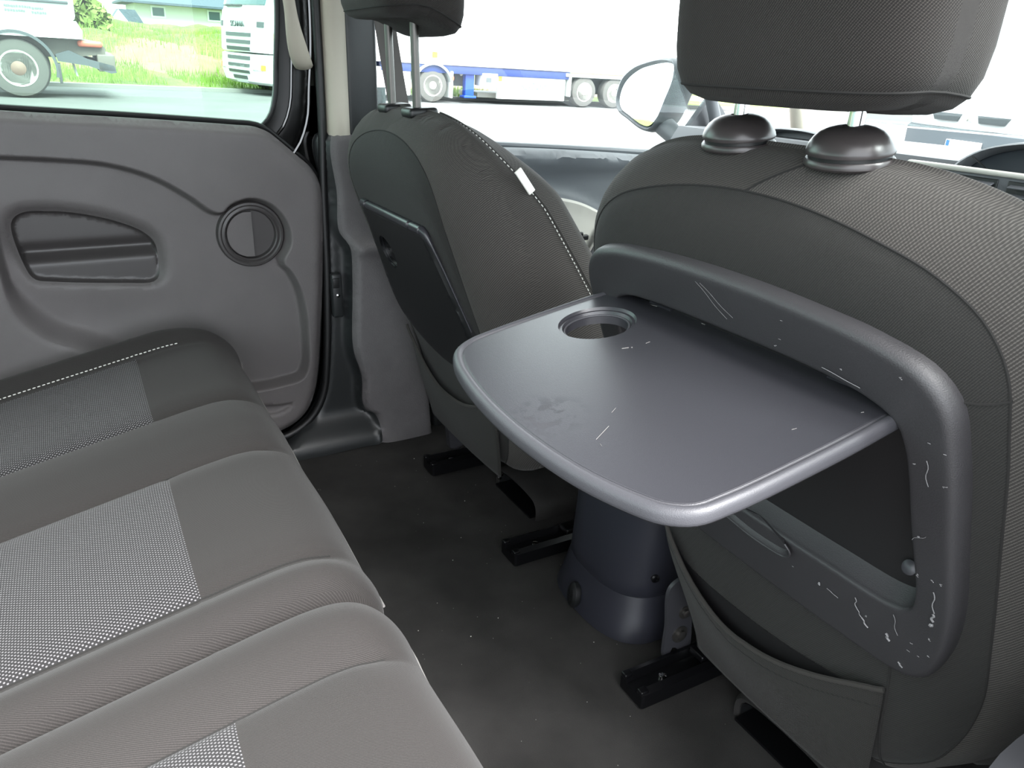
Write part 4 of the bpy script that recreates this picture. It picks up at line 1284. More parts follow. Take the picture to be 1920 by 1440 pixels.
def bench(name, x0, x1, label, end_left, end_right):
    root = empty(name, ((x0 + x1) / 2, 0.0, 0.12), label, 'seat')
    brk = sorted([x0, x1] + [q for ab in INS for q in ab if x0 < q < x1])
    xs = []
    for a, b in zip(brk[:-1], brk[1:]):
        xs += list(np.linspace(a, b, max(2, int((b - a) / 0.0075)), endpoint=False))
    xs = np.array(xs + [x1])
    X = np.repeat(xs[:, None], len(prof), 1)
    PY = np.repeat(prof[None, :, 0], len(xs), 0)
    PZ = np.repeat(prof[None, :, 1], len(xs), 0)
    off = bench_off(X, PY, PZ)
    # ends roll down
    rl = 0.060
    if end_left:
        q = np.clip((x0 + rl - X) / rl, 0, 1)
    else:
        q = np.clip((x0 + 0.012 - X) / 0.012, 0, 1) * 0.55
    if end_right:
        q = np.maximum(q, np.clip((X - x1 + rl) / rl, 0, 1))
    else:
        q = np.maximum(q, np.clip((X - x1 + 0.012) / 0.012, 0, 1) * 0.55)
    drop = (1 - np.sqrt(np.clip(1 - q ** 2, 0, 1)))
    k = rl if (end_left or end_right) else 0.012
    big = np.where((X < x0 + rl) & end_left | (X > x1 - rl) & end_right, 0.055, 0.014)
    YY = PY + nrmp[None, :, 0] * off
    ZZ = PZ + nrmp[None, :, 1] * off - drop * big * (PZ > 0.25)
    YY = YY - drop * big * 1.1 * sm(PY, 0.05, 0.2)
    V = np.stack([X - root.location.x, YY, ZZ - 0.12], 2).reshape(-1, 3)
    n = len(prof)
    F, fm = [], []
    uv = np.stack([X, np.repeat(sarc[None], len(xs), 0)], 2).reshape(-1, 2)
    for i in range(len(xs) - 1):
        xm = (xs[i] + xs[i + 1]) / 2
        ins = any(a < xm < b for a, b in INS)
        for j in range(n - 1):
            F.append((i * n + j, (i + 1) * n + j, (i + 1) * n + j + 1, i * n + j + 1))
            fm.append(1 if (ins and j < kk) else 0)
    V = list(map(tuple, V))
    uv = list(map(tuple, uv))
    # end walls down to the base
    for i in (0, len(xs) - 1):
        b = len(V)
        for j in range(n):
            v = V[i * n + j]
            V.append((v[0], min(v[1], 0.18), 0.0)); uv.append(uv[i * n + j])
        for j in range(n - 1):
            F.append((i * n + j, i * n + j + 1, b + j + 1, b + j)); fm.append(0)
    o = build('seat_cushion', V, F, [M['fab_bench'], M['insert']], root, uv, True, 60, fm)
    # welt along the front edge
    def at(x, j):
        i = int(np.argmin(np.abs(xs - x)))
        return np.array([X[i, j] - root.location.x, YY[i, j], ZZ[i, j] - 0.12])
    jf = int(np.argmin(np.abs(prof[:, 1] - 0.272) + (prof[:, 0] < 0.2)))
    MB().tube([at(x, jf) + np.array([0, 0.0012, 0.0]) for x in xs[(xs > x0 + 0.03) & (xs < x1 - 0.03)][::2]], 0.0019, 6).out('front_welt', M['welt'], o)
    for c in (-0.346, -0.150, 0.1445, 0.326):
        if x0 < c < x1:
            i = int(np.argmin(np.abs(xs - c)))
            MB().tube([np.array([X[i, q] - root.location.x, YY[i, q], ZZ[i, q] - 0.12 + 0.0002]) for q in range(n) if prof[q, 1] > 0.2 and prof[q, 0] < 0.195], 0.0013, 6).out('cushion_seam', M['seam'], o)
    return root, at, xs, o


b1, at1, xs1, o1 = bench('rear_bench_seat', -0.728, 0.222, 'wide two-place part of the rear bench, beside the sliding door', True, False)
b2, at2, xs2, o2 = bench('rear_single_seat', 0.228, 0.668, 'single-place part of the rear bench nearest the camera', False, True)
# white stitching along the outer bolster of the wide cushion
js = [j for j in range(len(prof)) if prof[j, 1] > 0.2 and prof[j, 0] < 0.128]
P = []
for j in js:
    y = prof[j, 0]
    i = int(np.argmin(np.abs(xs1 + 0.632)))
    q = at1(xs1[i], j)
    P.append(q + np.array([0, 0, 0.0010]))
st = dashes(spline(P, step=0.006), 0.0050, 0.0030, 0.0011, None).out('edge_stitching', M['stitch'], o1)
st['kind'] = 'stuff'

# ------------------------------------------------------------------ driver's belt
belt = empty('seat_belt', (-0.735, 0.56, 0.70), 'grey seat belt webbing hanging beside the door pillar behind the raised headrest', 'seat belt')
bp = [(-0.02, 0.02, 0.36), (-0.005, 0.03, 0.25), (0.01, 0.045, 0.12), (0.03, 0.065, -0.02), (0.034, 0.092, -0.12), (0.036, 0.11, -0.20)]
bp = spline(bp, step=0.02)
V, F = [], []
L = [[(p[0] - 0.006, p[1] - 0.020, p[2]), (p[0] + 0.006, p[1] + 0.020, p[2]), (p[0] + 0.0072, p[1] + 0.020, p[2]), (p[0] - 0.0048, p[1] - 0.020, p[2])] for p in bp]
V, F = loft(L, True, True, True)
build('webbing', V, F, M['strap'], belt, None, True, 30)
MB().box((-0.022, 0.018, 0.372), (0.018, 0.060, 0.030), bev=0.006).out('belt_guide', M['pillar'], belt)

# ------------------------------------------------------------------ dashboard
dash = empty('dashboard', (0.0, 1.40, 0.595), 'grey dashboard seen past the near headrest, with vents at the right edge', 'dashboard')
# top pad: lofted along x
L = []
for x in np.linspace(-0.74, 0.74, 40):
    k = abs(x) / 0.74
    L.append([(x, y, z) for y, z in ((0.02, -0.10), (-0.060 + 0.02 * k, -0.02), (-0.075 + 0.03 * k, 0.085), (-0.045 + 0.03 * k, 0.128), (0.02, 0.128), (0.14, 0.124), (0.28, 0.118), (0.44, 0.112), (0.46, 0.0))])
V, F = loft(L, False)
build('dash_pad', V, F, M['dash'], dash, None, True, 50)


def hood(cxh, w, h, y0, dp, z0, name, m):
    """arched hood with a dark face under it"""
    arch = [(-w / 2, 0.0), (-w * 0.46, h * 0.30), (-w * 0.36, h * 0.68), (-w * 0.18, h * 0.94), (0, h), (w * 0.18, h * 0.97), (w * 0.36, h * 0.80), (w * 0.47, h * 0.42), (w / 2, 0.0)]
    A = spline(arch, n=33)
    prof = [[(cxh + p[0] * k, y0 + d + p[1] * lean, z0 + p[1] * kz) for p in A] for d, k, kz, lean in ((0.018, 0.90, 0.84, 0.15), (0.0, 0.93, 0.90, 0.1), (-0.004, 0.97, 0.96, 0.05), (0.0, 1.0, 1.0, 0.05), (0.02, 1.02, 1.02, 0.05), (dp, 1.05, 0.55, 0.0))]
    V, F = loft(prof, False)
    o = build(name, V, F, m, dash, None, True, 50)
    face = [(cxh + p[0] * 0.90, y0 + 0.022 + p[1] * 0.15, z0 + p[1] * 0.84) for p in A]
    build('hood_face', face, [tuple(range(len(face)))], M['dash_dark'], o, None, False)
    return o
hood(-0.385, 0.30, 0.050, 0.0, 0.25, 0.098, 'instrument_hood', M['dash'])
ch = hood(0.225, 0.36, 0.062, -0.075, 0.30, 0.112, 'screen_hood', M['dash'])
MB().tube([(0.085, -0.080, 0.142), (0.12, -0.082, 0.122)], 0.0012, 6).out('hood_seam', M['black'], ch)
# centre vents
vent = MB().box((0.16, -0.088, 0.084), (0.34, 0.012, 0.072), bev=0.01).out('vent_frame', M['dash'], dash)
for cxv in (0.085, 0.225):
    op = MB().box((cxv, -0.094, 0.084), (0.124, 0.004, 0.056), bev=0.0015).out('vent_opening', M['black'], vent)
    for k in range(4):
        MB().box((cxv, -0.099, 0.064 + 0.0135 * k), (0.114, 0.014, 0.0028), Matrix.Rotation(math.radians(18), 3, 'X'), 0.001).out('vent_slat', M['dash'], vent)
    MB().box((cxv, -0.106, 0.072), (0.016, 0.010, 0.010), bev=0.003).out('vent_knob', M['dash'], vent)
MB().box((0.16, -0.092, 0.121), (0.36, 0.014, 0.009), bev=0.004).out('dash_trim', M['doorl'], dash)
MB().box((0.0, 0.10, -0.16), (1.44, 0.16, 0.26), bev=0.05).out('lower_dash', M['dash_dark'], dash)
MB().box((0.0, -0.02, -0.18), (0.30, 0.10, 0.40), bev=0.03).out('centre_stack', M['dash_dark'], dash)

# ------------------------------------------------------------------ door mirror outside the front left window
mir = empty('side_mirror', (-0.965, 1.43, 0.60), 'grey door mirror outside the front left window', 'mirror')
mo = spline([(-0.112, 0.165), (-0.098, 0.220), (-0.05, 0.256), (0.02, 0.276), (0.10, 0.285), (0.142, 0.276), (0.146, 0.240), (0.118, 0.178), (0.088, 0.122), (0.060, 0.097), (0.02, 0.098), (-0.05, 0.122), (-0.095, 0.140)], n=60, closed=True)
cen = mo.mean(0)
L = []
for k, y in ((0.86, 0.012), (0.88, 0.0), (0.94, -0.010), (1.0, -0.006), (1.03, 0.012), (1.0, 0.045), (0.86, 0.085), (0.6, 0.11), (0.25, 0.12)):
    L.append([(cen[0] + (p[0] - cen[0]) * k, y, cen[1] + (p[1] - cen[1]) * k) for p in mo])
V, F = loft(L, True, False, True)
build('mirror_housing', V, F, M['dash'], mir, None, True, 60)
mg = [(cen[0] + (p[0] - cen[0]) * 0.865, 0.000 + (p[0] - cen[0]) * 0.02 + (p[1] - cen[1]) * 0.066, cen[1] + (p[1] - cen[1]) * 0.865) for p in mo]
build('mirror_glass', mg + [(a, b + 0.004, c) for a, b, c in mg], [tuple(range(60)), tuple(range(119, 59, -1))] + [(i, (i + 1) % 60, 60 + (i + 1) % 60, 60 + i) for i in range(60)], M['mirror'], mir, None, False)
MB().prism([(-0.02, 0.055), (0.16, 0.035), (0.20, 0.10), (0.10, 0.20), (0.05, 0.14)], 0, 0.160, 0.182).out('mirror_sail', M['dash'], mir)
MB().tube([(0.06, 0.03, 0.12), (0.12, 0.04, 0.085), (0.175, 0.06, 0.075)], [0.030, 0.026, 0.03], 12).out('mirror_arm', M['dash'], mir)

# ------------------------------------------------------------------ lint on the carpet
mb = MB()
for (x, y) in ((-0.60, 0.585), (-0.43, 0.66), (-0.38, 0.61), (-0.26, 0.545), (-0.10, 0.425), (-0.02, 0.50), (0.02, 0.47), (0.13, 0.565), (-0.20, 0.50), (-0.34, 0.50), (0.05, 0.40), (-0.05, 0.37), (0.10, 0.61), (0.20, 0.53), (0.25, 0.57), (0.0, 0.44), (-0.5, 0.5)):
    s = rng.uniform(0.0005, 0.0011)
    mb.box((x, y, 0.003), (s * 1.6, s, s), Matrix.Rotation(rng.uniform(0, 3), 3, 'Z'), 0.0003)
for i in range(60):
    x, y = rng.uniform(-0.7, 0.45), rng.uniform(0.27, 0.72)
    s = rng.uniform(0.0002, 0.0004)
    mb.box((x, y, 0.002), (s * 2, s, s), Matrix.Rotation(rng.uniform(0, 3), 3, 'Z'))
lint = tag(mb.out('carpet_lint', M['lint']), 'white specks of lint scattered on the dark carpet', 'lint', kind='stuff')

# ------------------------------------------------------------------ outdoors
# yard axes: origin on the ground below the camera, x ahead along the car, y to its left, z up from the (slightly sloping) yard
gz = Vector((0.0290, 0.0190, 0.9994)).normalized()
gyv = Vector((-1, 0, 0)); gyv = (gyv - gz * gyv.dot(gz)).normalized()
gxv = gyv.cross(gz)
GM = Matrix(((gxv[0], gyv[0], gz[0], 0.845), (gxv[1], gyv[1], gz[1], -0.025), (gxv[2], gyv[2], gz[2], -0.499), (0, 0, 0, 1)))


def out_root(name, x, y, z, label, cat, rz=0.0, group=None):
    o = bpy.data.objects.new(name, None)
    link(o)
    o.matrix_world = GM @ Matrix.Translation((x, y, z)) @ Matrix.Rotation(rz, 4, 'Z')
    return tag(o, label, cat, group)


def place(o, x=0, y=0, z=0, rz=0):
    o.matrix_world = GM @ Matrix.Translation((x, y, z)) @ Matrix.Rotation(rz, 4, 'Z')
    return o


yard = MB().box((10, 0, -0.15), (180, 180, 0.3)).out('yard_asphalt', M['asphalt'], None, False)
place(yard); tag(yard, 'grey asphalt yard outside the car windows', 'ground'); yard['kind'] = 'structure'
kerb = place(MB().box((2, 21.2, 0.03), (90, 0.25, 0.10)).out('kerb', M['kerb'], None, False))
tag(kerb, 'low stone kerb along the edge of the grass', 'kerb', kind='structure')


def hgt(x, y):
    b = sm(y, 21.0, 24.0) * 0.12 + 0.85 * sm(y, 23.5, 29.0) + 0.45 * sm(y, 30, 40)
    n = 0.10 * np.sin(x * 1.1 + 0.7 * np.sin(y * 0.9)) + 0.08 * np.sin(x * 2.3 + y * 1.7) + 0.06 * np.sin(y * 2.9 - x * 0.8)
    side = 1 - 0.75 * sm(x, 6.5, 9.0)
    hump = 0.35 * np.exp(-((x - 4.6) / 1.5) ** 2 - ((y - 28.5) / 3) ** 2)
    return (b + n * sm(y, 22, 26) + hump) * side + 0.015


ax = np.linspace(-45, 60, 240)
ay = np.concatenate([np.linspace(21.1, 40, 90), np.linspace(41, 95, 20)])
AX, AY = np.meshgrid(ax, ay)
V = np.stack([AX.ravel(), AY.ravel(), hgt(AX, AY).ravel()], 1)
n1 = len(ax)
F = [(j * n1 + i, j * n1 + i + 1, (j + 1) * n1 + i + 1, (j + 1) * n1 + i) for j in range(len(ay) - 1) for i in range(n1 - 1)]
fc = np.array([V[list(f)].mean(0) for f in F])
soilmask = ((fc[:, 1] > 24.6) & (fc[:, 1] < 27.2) & (np.sin(fc[:, 0] * 1.7) * 0.8 + fc[:, 1] < 27.0) & (fc[:, 0] > 0.3)).astype(int)
bank = place(build('grass_bank', V, F, [M['grass'], M['soil']], None, None, True, 0, soilmask, recalc=False))
tag(bank, 'green bank of rough grass and bare soil behind the yard', 'grass bank', kind='structure')


def blades(name, n, xr, yr, hr, m, label, thick, seed, cond=None):
    r = np.random.default_rng(seed)
    x = r.uniform(*xr, n); y = r.uniform(*yr, n)
    if cond is not None:
        k = cond(x, y); x, y = x[k], y[k]; n = len(x)
    z = hgt(x, y) - 0.02
    h = r.uniform(*hr, n); a = r.uniform(0, 2 * np.pi, n); b = r.uniform(0, 2 * np.pi, n)
    le = r.uniform(0.05, 0.45, n) * h
    w = thick * r.uniform(0.6, 1.4, n)
    base = np.stack([x, y, z], 1)
    wd = np.stack([np.cos(a), np.sin(a), np.zeros(n)], 1) * w[:, None]
    ld = np.stack([np.cos(b) * le, np.sin(b) * le, h], 1)
    nn = np.cross(wd, ld); nn /= np.linalg.norm(nn, axis=1)[:, None]
    V = np.stack([base - wd, base + wd, base + nn * w[:, None] * 0.5, base + ld], 1).reshape(-1, 3)
    i = np.arange(n) * 4
    F = np.concatenate([np.stack([i, i + 1, i + 3], 1), np.stack([i + 1, i + 2, i + 3], 1), np.stack([i + 2, i, i + 3], 1)])
    o = place(build(name, V, F, m, None, None, False, 0, recalc=False))
    return tag(o, label, 'grass', kind='stuff')


blades('tall_grass', 9000, (-8, 12), (22.0, 24.8), (0.10, 0.30), M['blade'], 'tuft of bright green grass along the foot of the bank', 0.012, 3, lambda x, y: (np.sin(x * 1.9) + np.sin(x * 5.1 + y) > -1.0))
blades('bank_grass', 9000, (-8, 12), (26.5, 36), (0.08, 0.28), M['blade'], 'rough green grass on top of the bank', 0.015, 4)
blades('dry_straw', 500, (0.3, 8), (24.9, 26.4), (0.25, 0.75), M['straw'], 'pale dry stalks standing on the bare soil of the bank', 0.007, 5)


def leafy(name, x, y, z0, rx, rz_, n, seed, label, leafsize=0.10):
    r = np.random.default_rng(seed)
    root = out_root(name, x, y, z0, label, 'bush')
    p = r.normal(size=(n, 3)); p /= np.linalg.norm(p, axis=1)[:, None]
    p *= (r.uniform(0.35, 1.0, n) ** 0.5)[:, None] * np.array([rx, rx * 0.8, rz_])
    p[:, 2] += rz_ * 0.9
    a = r.normal(size=(n, 3)) * leafsize; b = r.normal(size=(n, 3)) * leafsize
    V = np.stack([p - a, p + b, p + a, p - b], 1).reshape(-1, 3)
    i = np.arange(n) * 4
    F = np.stack([i, i + 1, i + 2, i + 3], 1)
    f = build('foliage', V, F, M['leaf'], root, None, False, 0, recalc=False)
    f['kind'] = 'stuff'
    MB().tube([(0, 0, -0.1), (0.02, 0.0, rz_ * 1.2)], [0.05, 0.02], 8).out('stem', M['wood'], root)
    return root


leafy('hedge_bush', 1.05, 31.0, 1.0, 0.75, 0.55, 700, 11, 'bright green bush beside the pole, right of the tank lorry', 0.09)

# house with a dark hipped roof
hs = out_root('house', 8.3, 64.0, 1.3, 'pale house with dark hipped roof beyond the grass bank', 'house')
MB().box((0, 0, 0.75), (6.6, 7, 1.9)).out('wall', M['wallw'], hs, False)
rv = [(-4.1, -4.6, 1.55), (4.1, -4.6, 1.55), (4.1, 4.6, 1.55), (-4.1, 4.6, 1.55), (-0.6, 0, 3.6), (0.8, 0, 3.6), (-4.1, -4.6, 1.42), (4.1, -4.6, 1.42), (4.1, 4.6, 1.42), (-4.1, 4.6, 1.42)]
rf = MB().add(rv, [(0, 1, 5, 4), (1, 2, 5), (2, 3, 4, 5), (3, 0, 4), (6, 9, 8, 7), (0, 6, 7, 1), (1, 7, 8, 2), (2, 8, 9, 3), (3, 9, 6, 0)]).out('roof', M['roofslate'], hs, False)
MB().box((-2.3, -1.0, 3.0), (0.35, 0.35, 0.9)).out('chimney', M['wallw'], hs, False)
for xw in (-1.9, 1.6):
    wdw = MB().box((xw, -3.52, 1.0), (0.9, 0.08, 0.7)).out('window', M['white'], hs, False)
    MB().box((xw, -3.56, 1.0), (0.7, 0.04, 0.5)).out('pane', M['winglass'], wdw, False)
sh = out_root('shed', 3.05, 46.0, 1.30, 'small grey-roofed shed with a white gable, left of the house', 'shed')
MB().prism([(-0.55, 0), (0.55, 0), (0.0, 0.75)], 1, -0.2, -0.14).out('gable', M['white'], sh, False)
MB().prism([(-0.62, -0.1), (0.0, 0.78), (0.75, 0.78), (1.25, -0.1)], 1, -0.10, 1.4).out('roof', M['roofslate'], sh, False)
pl = out_root('utility_pole', 1.9, 45.0, 0.9, 'grey utility pole above the bush', 'pole')
MB().tube([(0, 0, 0), (0, 0, 6)], [0.16, 0.12], 10).out('mast', M['wood'], pl)
MB().box((0, 0, 5.6), (1.4, 0.1, 0.1)).out('crossarm', M['wood'], pl)


# wheels
def wheel(root, x, y, z, r, w, side, dish=0.35, name='wheel', hm_='rim'):
    """axle along y; side = -1 when the outer face looks towards the car"""
    A = Matrix.Translation((x, y, z)) @ Matrix.Rotation(math.radians(90), 4, 'X')
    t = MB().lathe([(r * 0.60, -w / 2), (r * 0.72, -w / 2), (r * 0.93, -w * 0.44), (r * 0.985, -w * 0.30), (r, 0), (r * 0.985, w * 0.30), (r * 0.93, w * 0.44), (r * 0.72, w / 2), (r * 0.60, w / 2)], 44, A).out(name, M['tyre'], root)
    rm = MB().lathe([(r * 0.60, w / 2), (r * 0.615, w * 0.52), (r * 0.56, w * 0.50), (r * 0.52, w * 0.30), (r * 0.46, w * 0.22), (r * 0.30, w * 0.34), (r * 0.26, w * 0.38)], 44, A).out('rim', M['rim'], t)
    hb = MB().lathe([(r * 0.27, w * 0.36), (r * 0.24, w * 0.50), (r * 0.15, w * 0.58), (0, w * 0.60)], 28, A).out('hub', M[hm_], t)
    nuts = MB(); holes = MB()
    for k in range(10):
        a = 2 * math.pi * k / 10
        nuts.box(A @ Vector((r * 0.335 * math.cos(a), r * 0.335 * math.sin(a), w * 0.36)), (0.035, 0.035, 0.035), None, 0.006)
        a += math.pi / 10
        holes.lathe([(0.030 * r / 0.5, w * 0.295), (0.030 * r / 0.5, w * 0.31), (0, w * 0.312)], 10, A @ Matrix.Translation((r * 0.43 * math.cos(a), r * 0.43 * math.sin(a), 0)))
    nuts.out('wheel_nuts', M['rim'], rm)['kind'] = 'stuff'; holes.out('rim_holes', M['darkmet'], rm)['kind'] = 'stuff'
    return t


def arch_fender(root, x, y, z, r, w, a0, a1, m, name='mudguard'):
    L = []
    for a in np.linspace(math.radians(a0), math.radians(a1), 24):
        c, s = math.cos(a), math.sin(a)
        L.append([(x + c * r, y - w / 2, z + s * r), (x + c * r, y + w / 2, z + s * r), (x + c * (r + 0.05), y + w / 2, z + s * (r + 0.05)), (x + c * (r + 0.05), y - w / 2, z + s * (r + 0.05))])
    V, F = loft(L, True, True, True)
    return build(name, V, F, m, root, None, True, 40)


# tank lorry seen through the sliding-door window: rear end at the right
tk = out_root('tank_lorry', 0.0, 18.2, 0.0, 'white tank lorry with a rusty-hubbed rear wheel, seen in the sliding door window', 'lorry')
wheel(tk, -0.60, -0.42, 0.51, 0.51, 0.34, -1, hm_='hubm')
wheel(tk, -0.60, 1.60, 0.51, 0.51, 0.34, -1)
arch_fender(tk, -0.60, -0.42, 0.51, 0.60, 0.46, -12, 178, M['mud'])
MB().box((0.055, -0.42, 0.45), (0.05, 0.46, 0.34), bev=0.01).out('mud_flap', M['darkmet'], tk)
MB().prism([(-6.5, 1.06), (0.50, 1.06), (0.52, 1.20), (0.44, 1.36), (-6.5, 1.36)], 1, -0.62, 1.85).out('tank_skirt', M['white'], tk, False)
MB().box((-3.0, 0.62, 2.05), (6.88, 2.5, 1.40), bev=0.10).out('tank_body', M['tanklow'], tk)
MB().box((-3.0, -0.64, 1.66), (6.7, 0.05, 0.05), bev=0.01).out('tank_rail', M['mud'], tk)
lb = MB()
for (a, b, z) in ((-0.66, -0.27, 1.545), (-0.24, -0.05, 1.53), (-0.66, -0.34, 1.475), (-0.25, -0.04, 1.465)):
    k = a
    while k < b:
        wv = float(rng.uniform(0.02, 0.05))
        lb.box((k + wv / 2, -0.64, z + float(rng.uniform(-0.004, 0.004))), (wv * 0.8, 0.012, 0.034))
        k += wv
lb.out('tank_lettering', M['letter'], tk, smooth=False)['kind'] = 'stuff'
MB().prism([(-6.5, 0.72), (0.2, 0.72), (0.62, 0.78), (0.86, 0.80), (0.88, 0.92), (0.80, 1.0), (0.45, 1.06), (-6.5, 1.06)], 1, -0.35, 1.55).out('chassis_frame', M['chassis'], tk, False)
MB().box((0.62, -0.40, 0.98), (0.42, 0.14, 0.11), bev=0.04).out('tail_light', M['red'], tk)
MB().prism([(0.02, 0.78), (0.25, 0.86), (0.55, 0.72), (0.98, 0.62), (1.02, 0.50), (0.92, 0.48), (0.55, 0.60), (0.05, 0.66)], 1, -0.5, 1.7).out('underrun_guard', M['mud'], tk, False)
MB().box((0.86, 0.6, 0.66), (0.30, 2.2, 0.30), bev=0.02).out('rear_bumper', M['chassis'], tk)
MB().tube([(0.28, -0.3, 0.70), (0.34, -0.3, 0.40)], 0.02, 8).out('bumper_stay', M['rim'], tk)
MB().box((-3.2, 0.6, 0.85), (6.0, 0.9, 0.35)).out('underbody', M['darkmet'], tk, False)

# white lorry cab facing left, through the same window
cab = out_root('lorry_cab', 3.98, 20.9, 0.0, 'white lorry cab with a slatted grille at the right of the sliding door window', 'lorry', math.radians(180 + 15.5))
# cab axes: +x ahead, y to its left, z up; right front corner is the one nearest the car
CW = 2.4
def cabshell(zs):
    L = []
    for z, xf, hw in zs:
        l = []
        for t in np.linspace(-1, 1, 21):
            y = t * hw
            x = xf - 0.16 * abs(t) ** 3.5
            l.append((x, y, z))
        l += [(-2.0, hw, z), (-2.0, -hw, z)]
        L.append(l)
    return loft(L, True, True, True)
V, F = cabshell([(0.95, 0.06, 1.19), (1.0, 0.09, 1.2), (1.55, 0.05, 1.2), (1.86, 0.0, 1.19), (1.90, -0.03, 1.18), (2.95, -0.35, 1.12), (3.3, -0.6, 1.08), (3.35, -0.8, 1.0)])
cb = build('cab_body', V, F, M['white'], cab, None, True, 40)
V, F = cabshell([(0.24, -0.05, 1.14), (0.30, 0.04, 1.2), (0.55, 0.10, 1.22), (0.90, 0.08, 1.21), (0.92, 0.0, 1.18)])
bu = build('bumper', V, F, M['white'], cab, None, True, 40)
def front_x(y, z, hw=1.2):
    return np.interp(z, [0.24, 0.30, 0.55, 0.90, 0.95, 1.0, 1.55, 1.86, 2.95], [-0.05, 0.04, 0.10, 0.08, 0.06, 0.09, 0.05, 0.0, -0.35]) - 0.16 * abs(y / hw) ** 3.5
def on_front(name, m, y0, y1, z0, z1, parent, th=0.02, bev=0.012):
    n = 9
    L = []
    for z in (z0, z1):
        L.append([(front_x(y, z) + th, y, z) for y in np.linspace(y0, y1, n)] + [(front_x(y, z) - 0.03, y, z) for y in np.linspace(y1, y0, n)])
    V, F = loft(L, True, True, True)
    return build(name, V, F, m, parent, None, False)
for k, (za, zb, hwid) in enumerate(((1.29, 1.37, 0.62), (1.13, 1.21, 0.60), (0.98, 1.06, 0.58), (0.78, 0.86, 0.56), (0.62, 0.69, 0.54), (0.48, 0.545, 0.52))):
    on_front('grille_slat', M['grille'], -hwid, hwid, za, zb, cb if za > 0.95 else bu)
on_front('lower_intake', M['grille'], -0.34, 0.34, 0.34, 0.42, bu)
for s in (-1, 1):
    on_front('air_vent', M['grille'], s * 0.98 - 0.12, s * 0.98 + 0.10, 1.50, 1.62, cb)
    hl = on_front('headlamp', M['rim'], s * 0.86 - 0.17, s * 0.86 + 0.17, 0.56, 0.70, bu)
    on_front('lamp_glass', M['white'], s * 0.84 - 0.12, s * 0.84 + 0.08, 0.58, 0.68, hl, 0.03)
    on_front('indicator', M['orange'], s * 1.06 - 0.06, s * 1.06 + 0.06, 0.57, 0.69, hl, 0.03)
on_front('number_plate', M['plate'], -0.26, 0.26, 0.26, 0.33, bu, 0.03)
ws_ = on_front('windscreen', M['winglass'], -1.02, 1.02, 1.98, 2.80, cb, 0.012)
on_front('wiper', M['darkmet'], -0.8, 0.1, 1.94, 1.965, cb, 0.05)
# lettering on the grille
fc_ = bpy.data.curves.new('grille_letters', 'FONT')
fc_.body = 'SCANIA'; fc_.size = 0.185; fc_.extrude = 0.012; fc_.align_x = 'CENTER'; fc_.space_character = 1.05
to = bpy.data.objects.new('grille_letters_curve', fc_)
link(to)
dg = bpy.context.evaluated_depsgraph_get()
me = bpy.data.meshes.new_from_object(to.evaluated_get(dg))
bpy.data.objects.remove(to)
me.materials.clear(); me.materials.append(M['letter'])
lo = link(bpy.data.objects.new('grille_letters', me), cab)
lo.matrix_parent_inverse = Matrix()
lo.location = (front_x(0, 1.52) + 0.012, 0, 1.50)
lo.rotation_euler = (math.radians(90), 0, math.radians(90))
# the cab's flank: sticker, side window, door step, wheel
stk = MB().box((-0.34, 1.19, 1.24), (0.26, 0.03, 0.28)).out('door_sticker', M['yellow'], cab, False)
MB().box((-0.34, 1.207, 1.22), (0.14, 0.008, 0.10)).out('sticker_mark', M['letter'], stk, False)
MB().box((-0.95, 1.14, 2.35), (0.9, 0.06, 0.7)).out('side_window', M['winglass'], cab, False)
MB().box((-0.42, 1.22, 0.44), (0.34, 0.05, 0.14)).out('cab_step', M['grille'], cab, False)
MB().box((-0.45, 1.215, 0.64), (0.10, 0.03, 0.08)).out('side_marker', M['orange'], cab, False)
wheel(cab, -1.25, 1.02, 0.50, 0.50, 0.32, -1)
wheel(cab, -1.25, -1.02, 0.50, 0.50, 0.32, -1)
MB().box((-1.3, 0, 0.62), (1.5, 1.4, 0.3)).out('underbody', M['darkmet'], cab, False)

# white semi-trailer beyond the driver's window
tr = out_root('trailer_lorry', 0.0, 19.7, 0.0, 'white box semi-trailer with blue chassis beyond the front left window', 'lorry')
MB().box((13.3, 1.25, 2.25), (13.2, 2.5, 2.64), bev=0.02).out('box_body', M['white'], tr)
MB().box((9.9, 0.12, 0.83), (5.6, 0.16, 0.20), bev=0.01).out('chassis_beam', M['bluedk'], tr)
MB().box((9.9, 2.3, 0.83), (5.6, 0.16, 0.20), bev=0.01).out('chassis_beam', M['bluedk'], tr)
lg = MB().box((9.62, 0.25, 0.50), (0.26, 0.2, 0.62), bev=0.02).out('landing_leg', M['blue'], tr)
MB().box((9.62, 0.25, 0.17), (0.36, 0.3, 0.06), bev=0.01).out('leg_foot', M['blue'], lg)
MB().tube([(9.35, 0.2, 0.70), (9.50, 0.15, 0.82)], 0.03, 8).out('crank', M['rim'], lg)
ph = MB().box((10.15, 0.25, 0.62), (0.46, 0.5, 0.32), bev=0.02).out('pallet_box', M['white'], tr)
MB().box((10.10, -0.005, 0.62), (0.16, 0.02, 0.12)).out('box_grille', M['grille'], ph, False)
sp_ = MB().box((11.52, 0.15, 0.47), (2.16, 0.10, 0.64), bev=0.015).out('side_panel', M['white'], tr)
lgm = MB()
for (x, z, w_, h_) in ((11.20, 0.50, 0.10, 0.03), (11.24, 0.46, 0.04, 0.03), (11.31, 0.43, 0.10, 0.03), (11.42, 0.50, 0.03, 0.10), (11.50, 0.44, 0.12, 0.03), (11.56, 0.58, 0.05, 0.05), (11.55, 0.50, 0.10, 0.02), (11.68, 0.45, 0.08, 0.05), (11.78, 0.52, 0.04, 0.08), (11.86, 0.50, 0.03, 0.10), (11.94, 0.53, 0.09, 0.03), (11.97, 0.47, 0.03, 0.08)):
    lgm.box((x, 0.096, z), (w_, 0.012, h_))
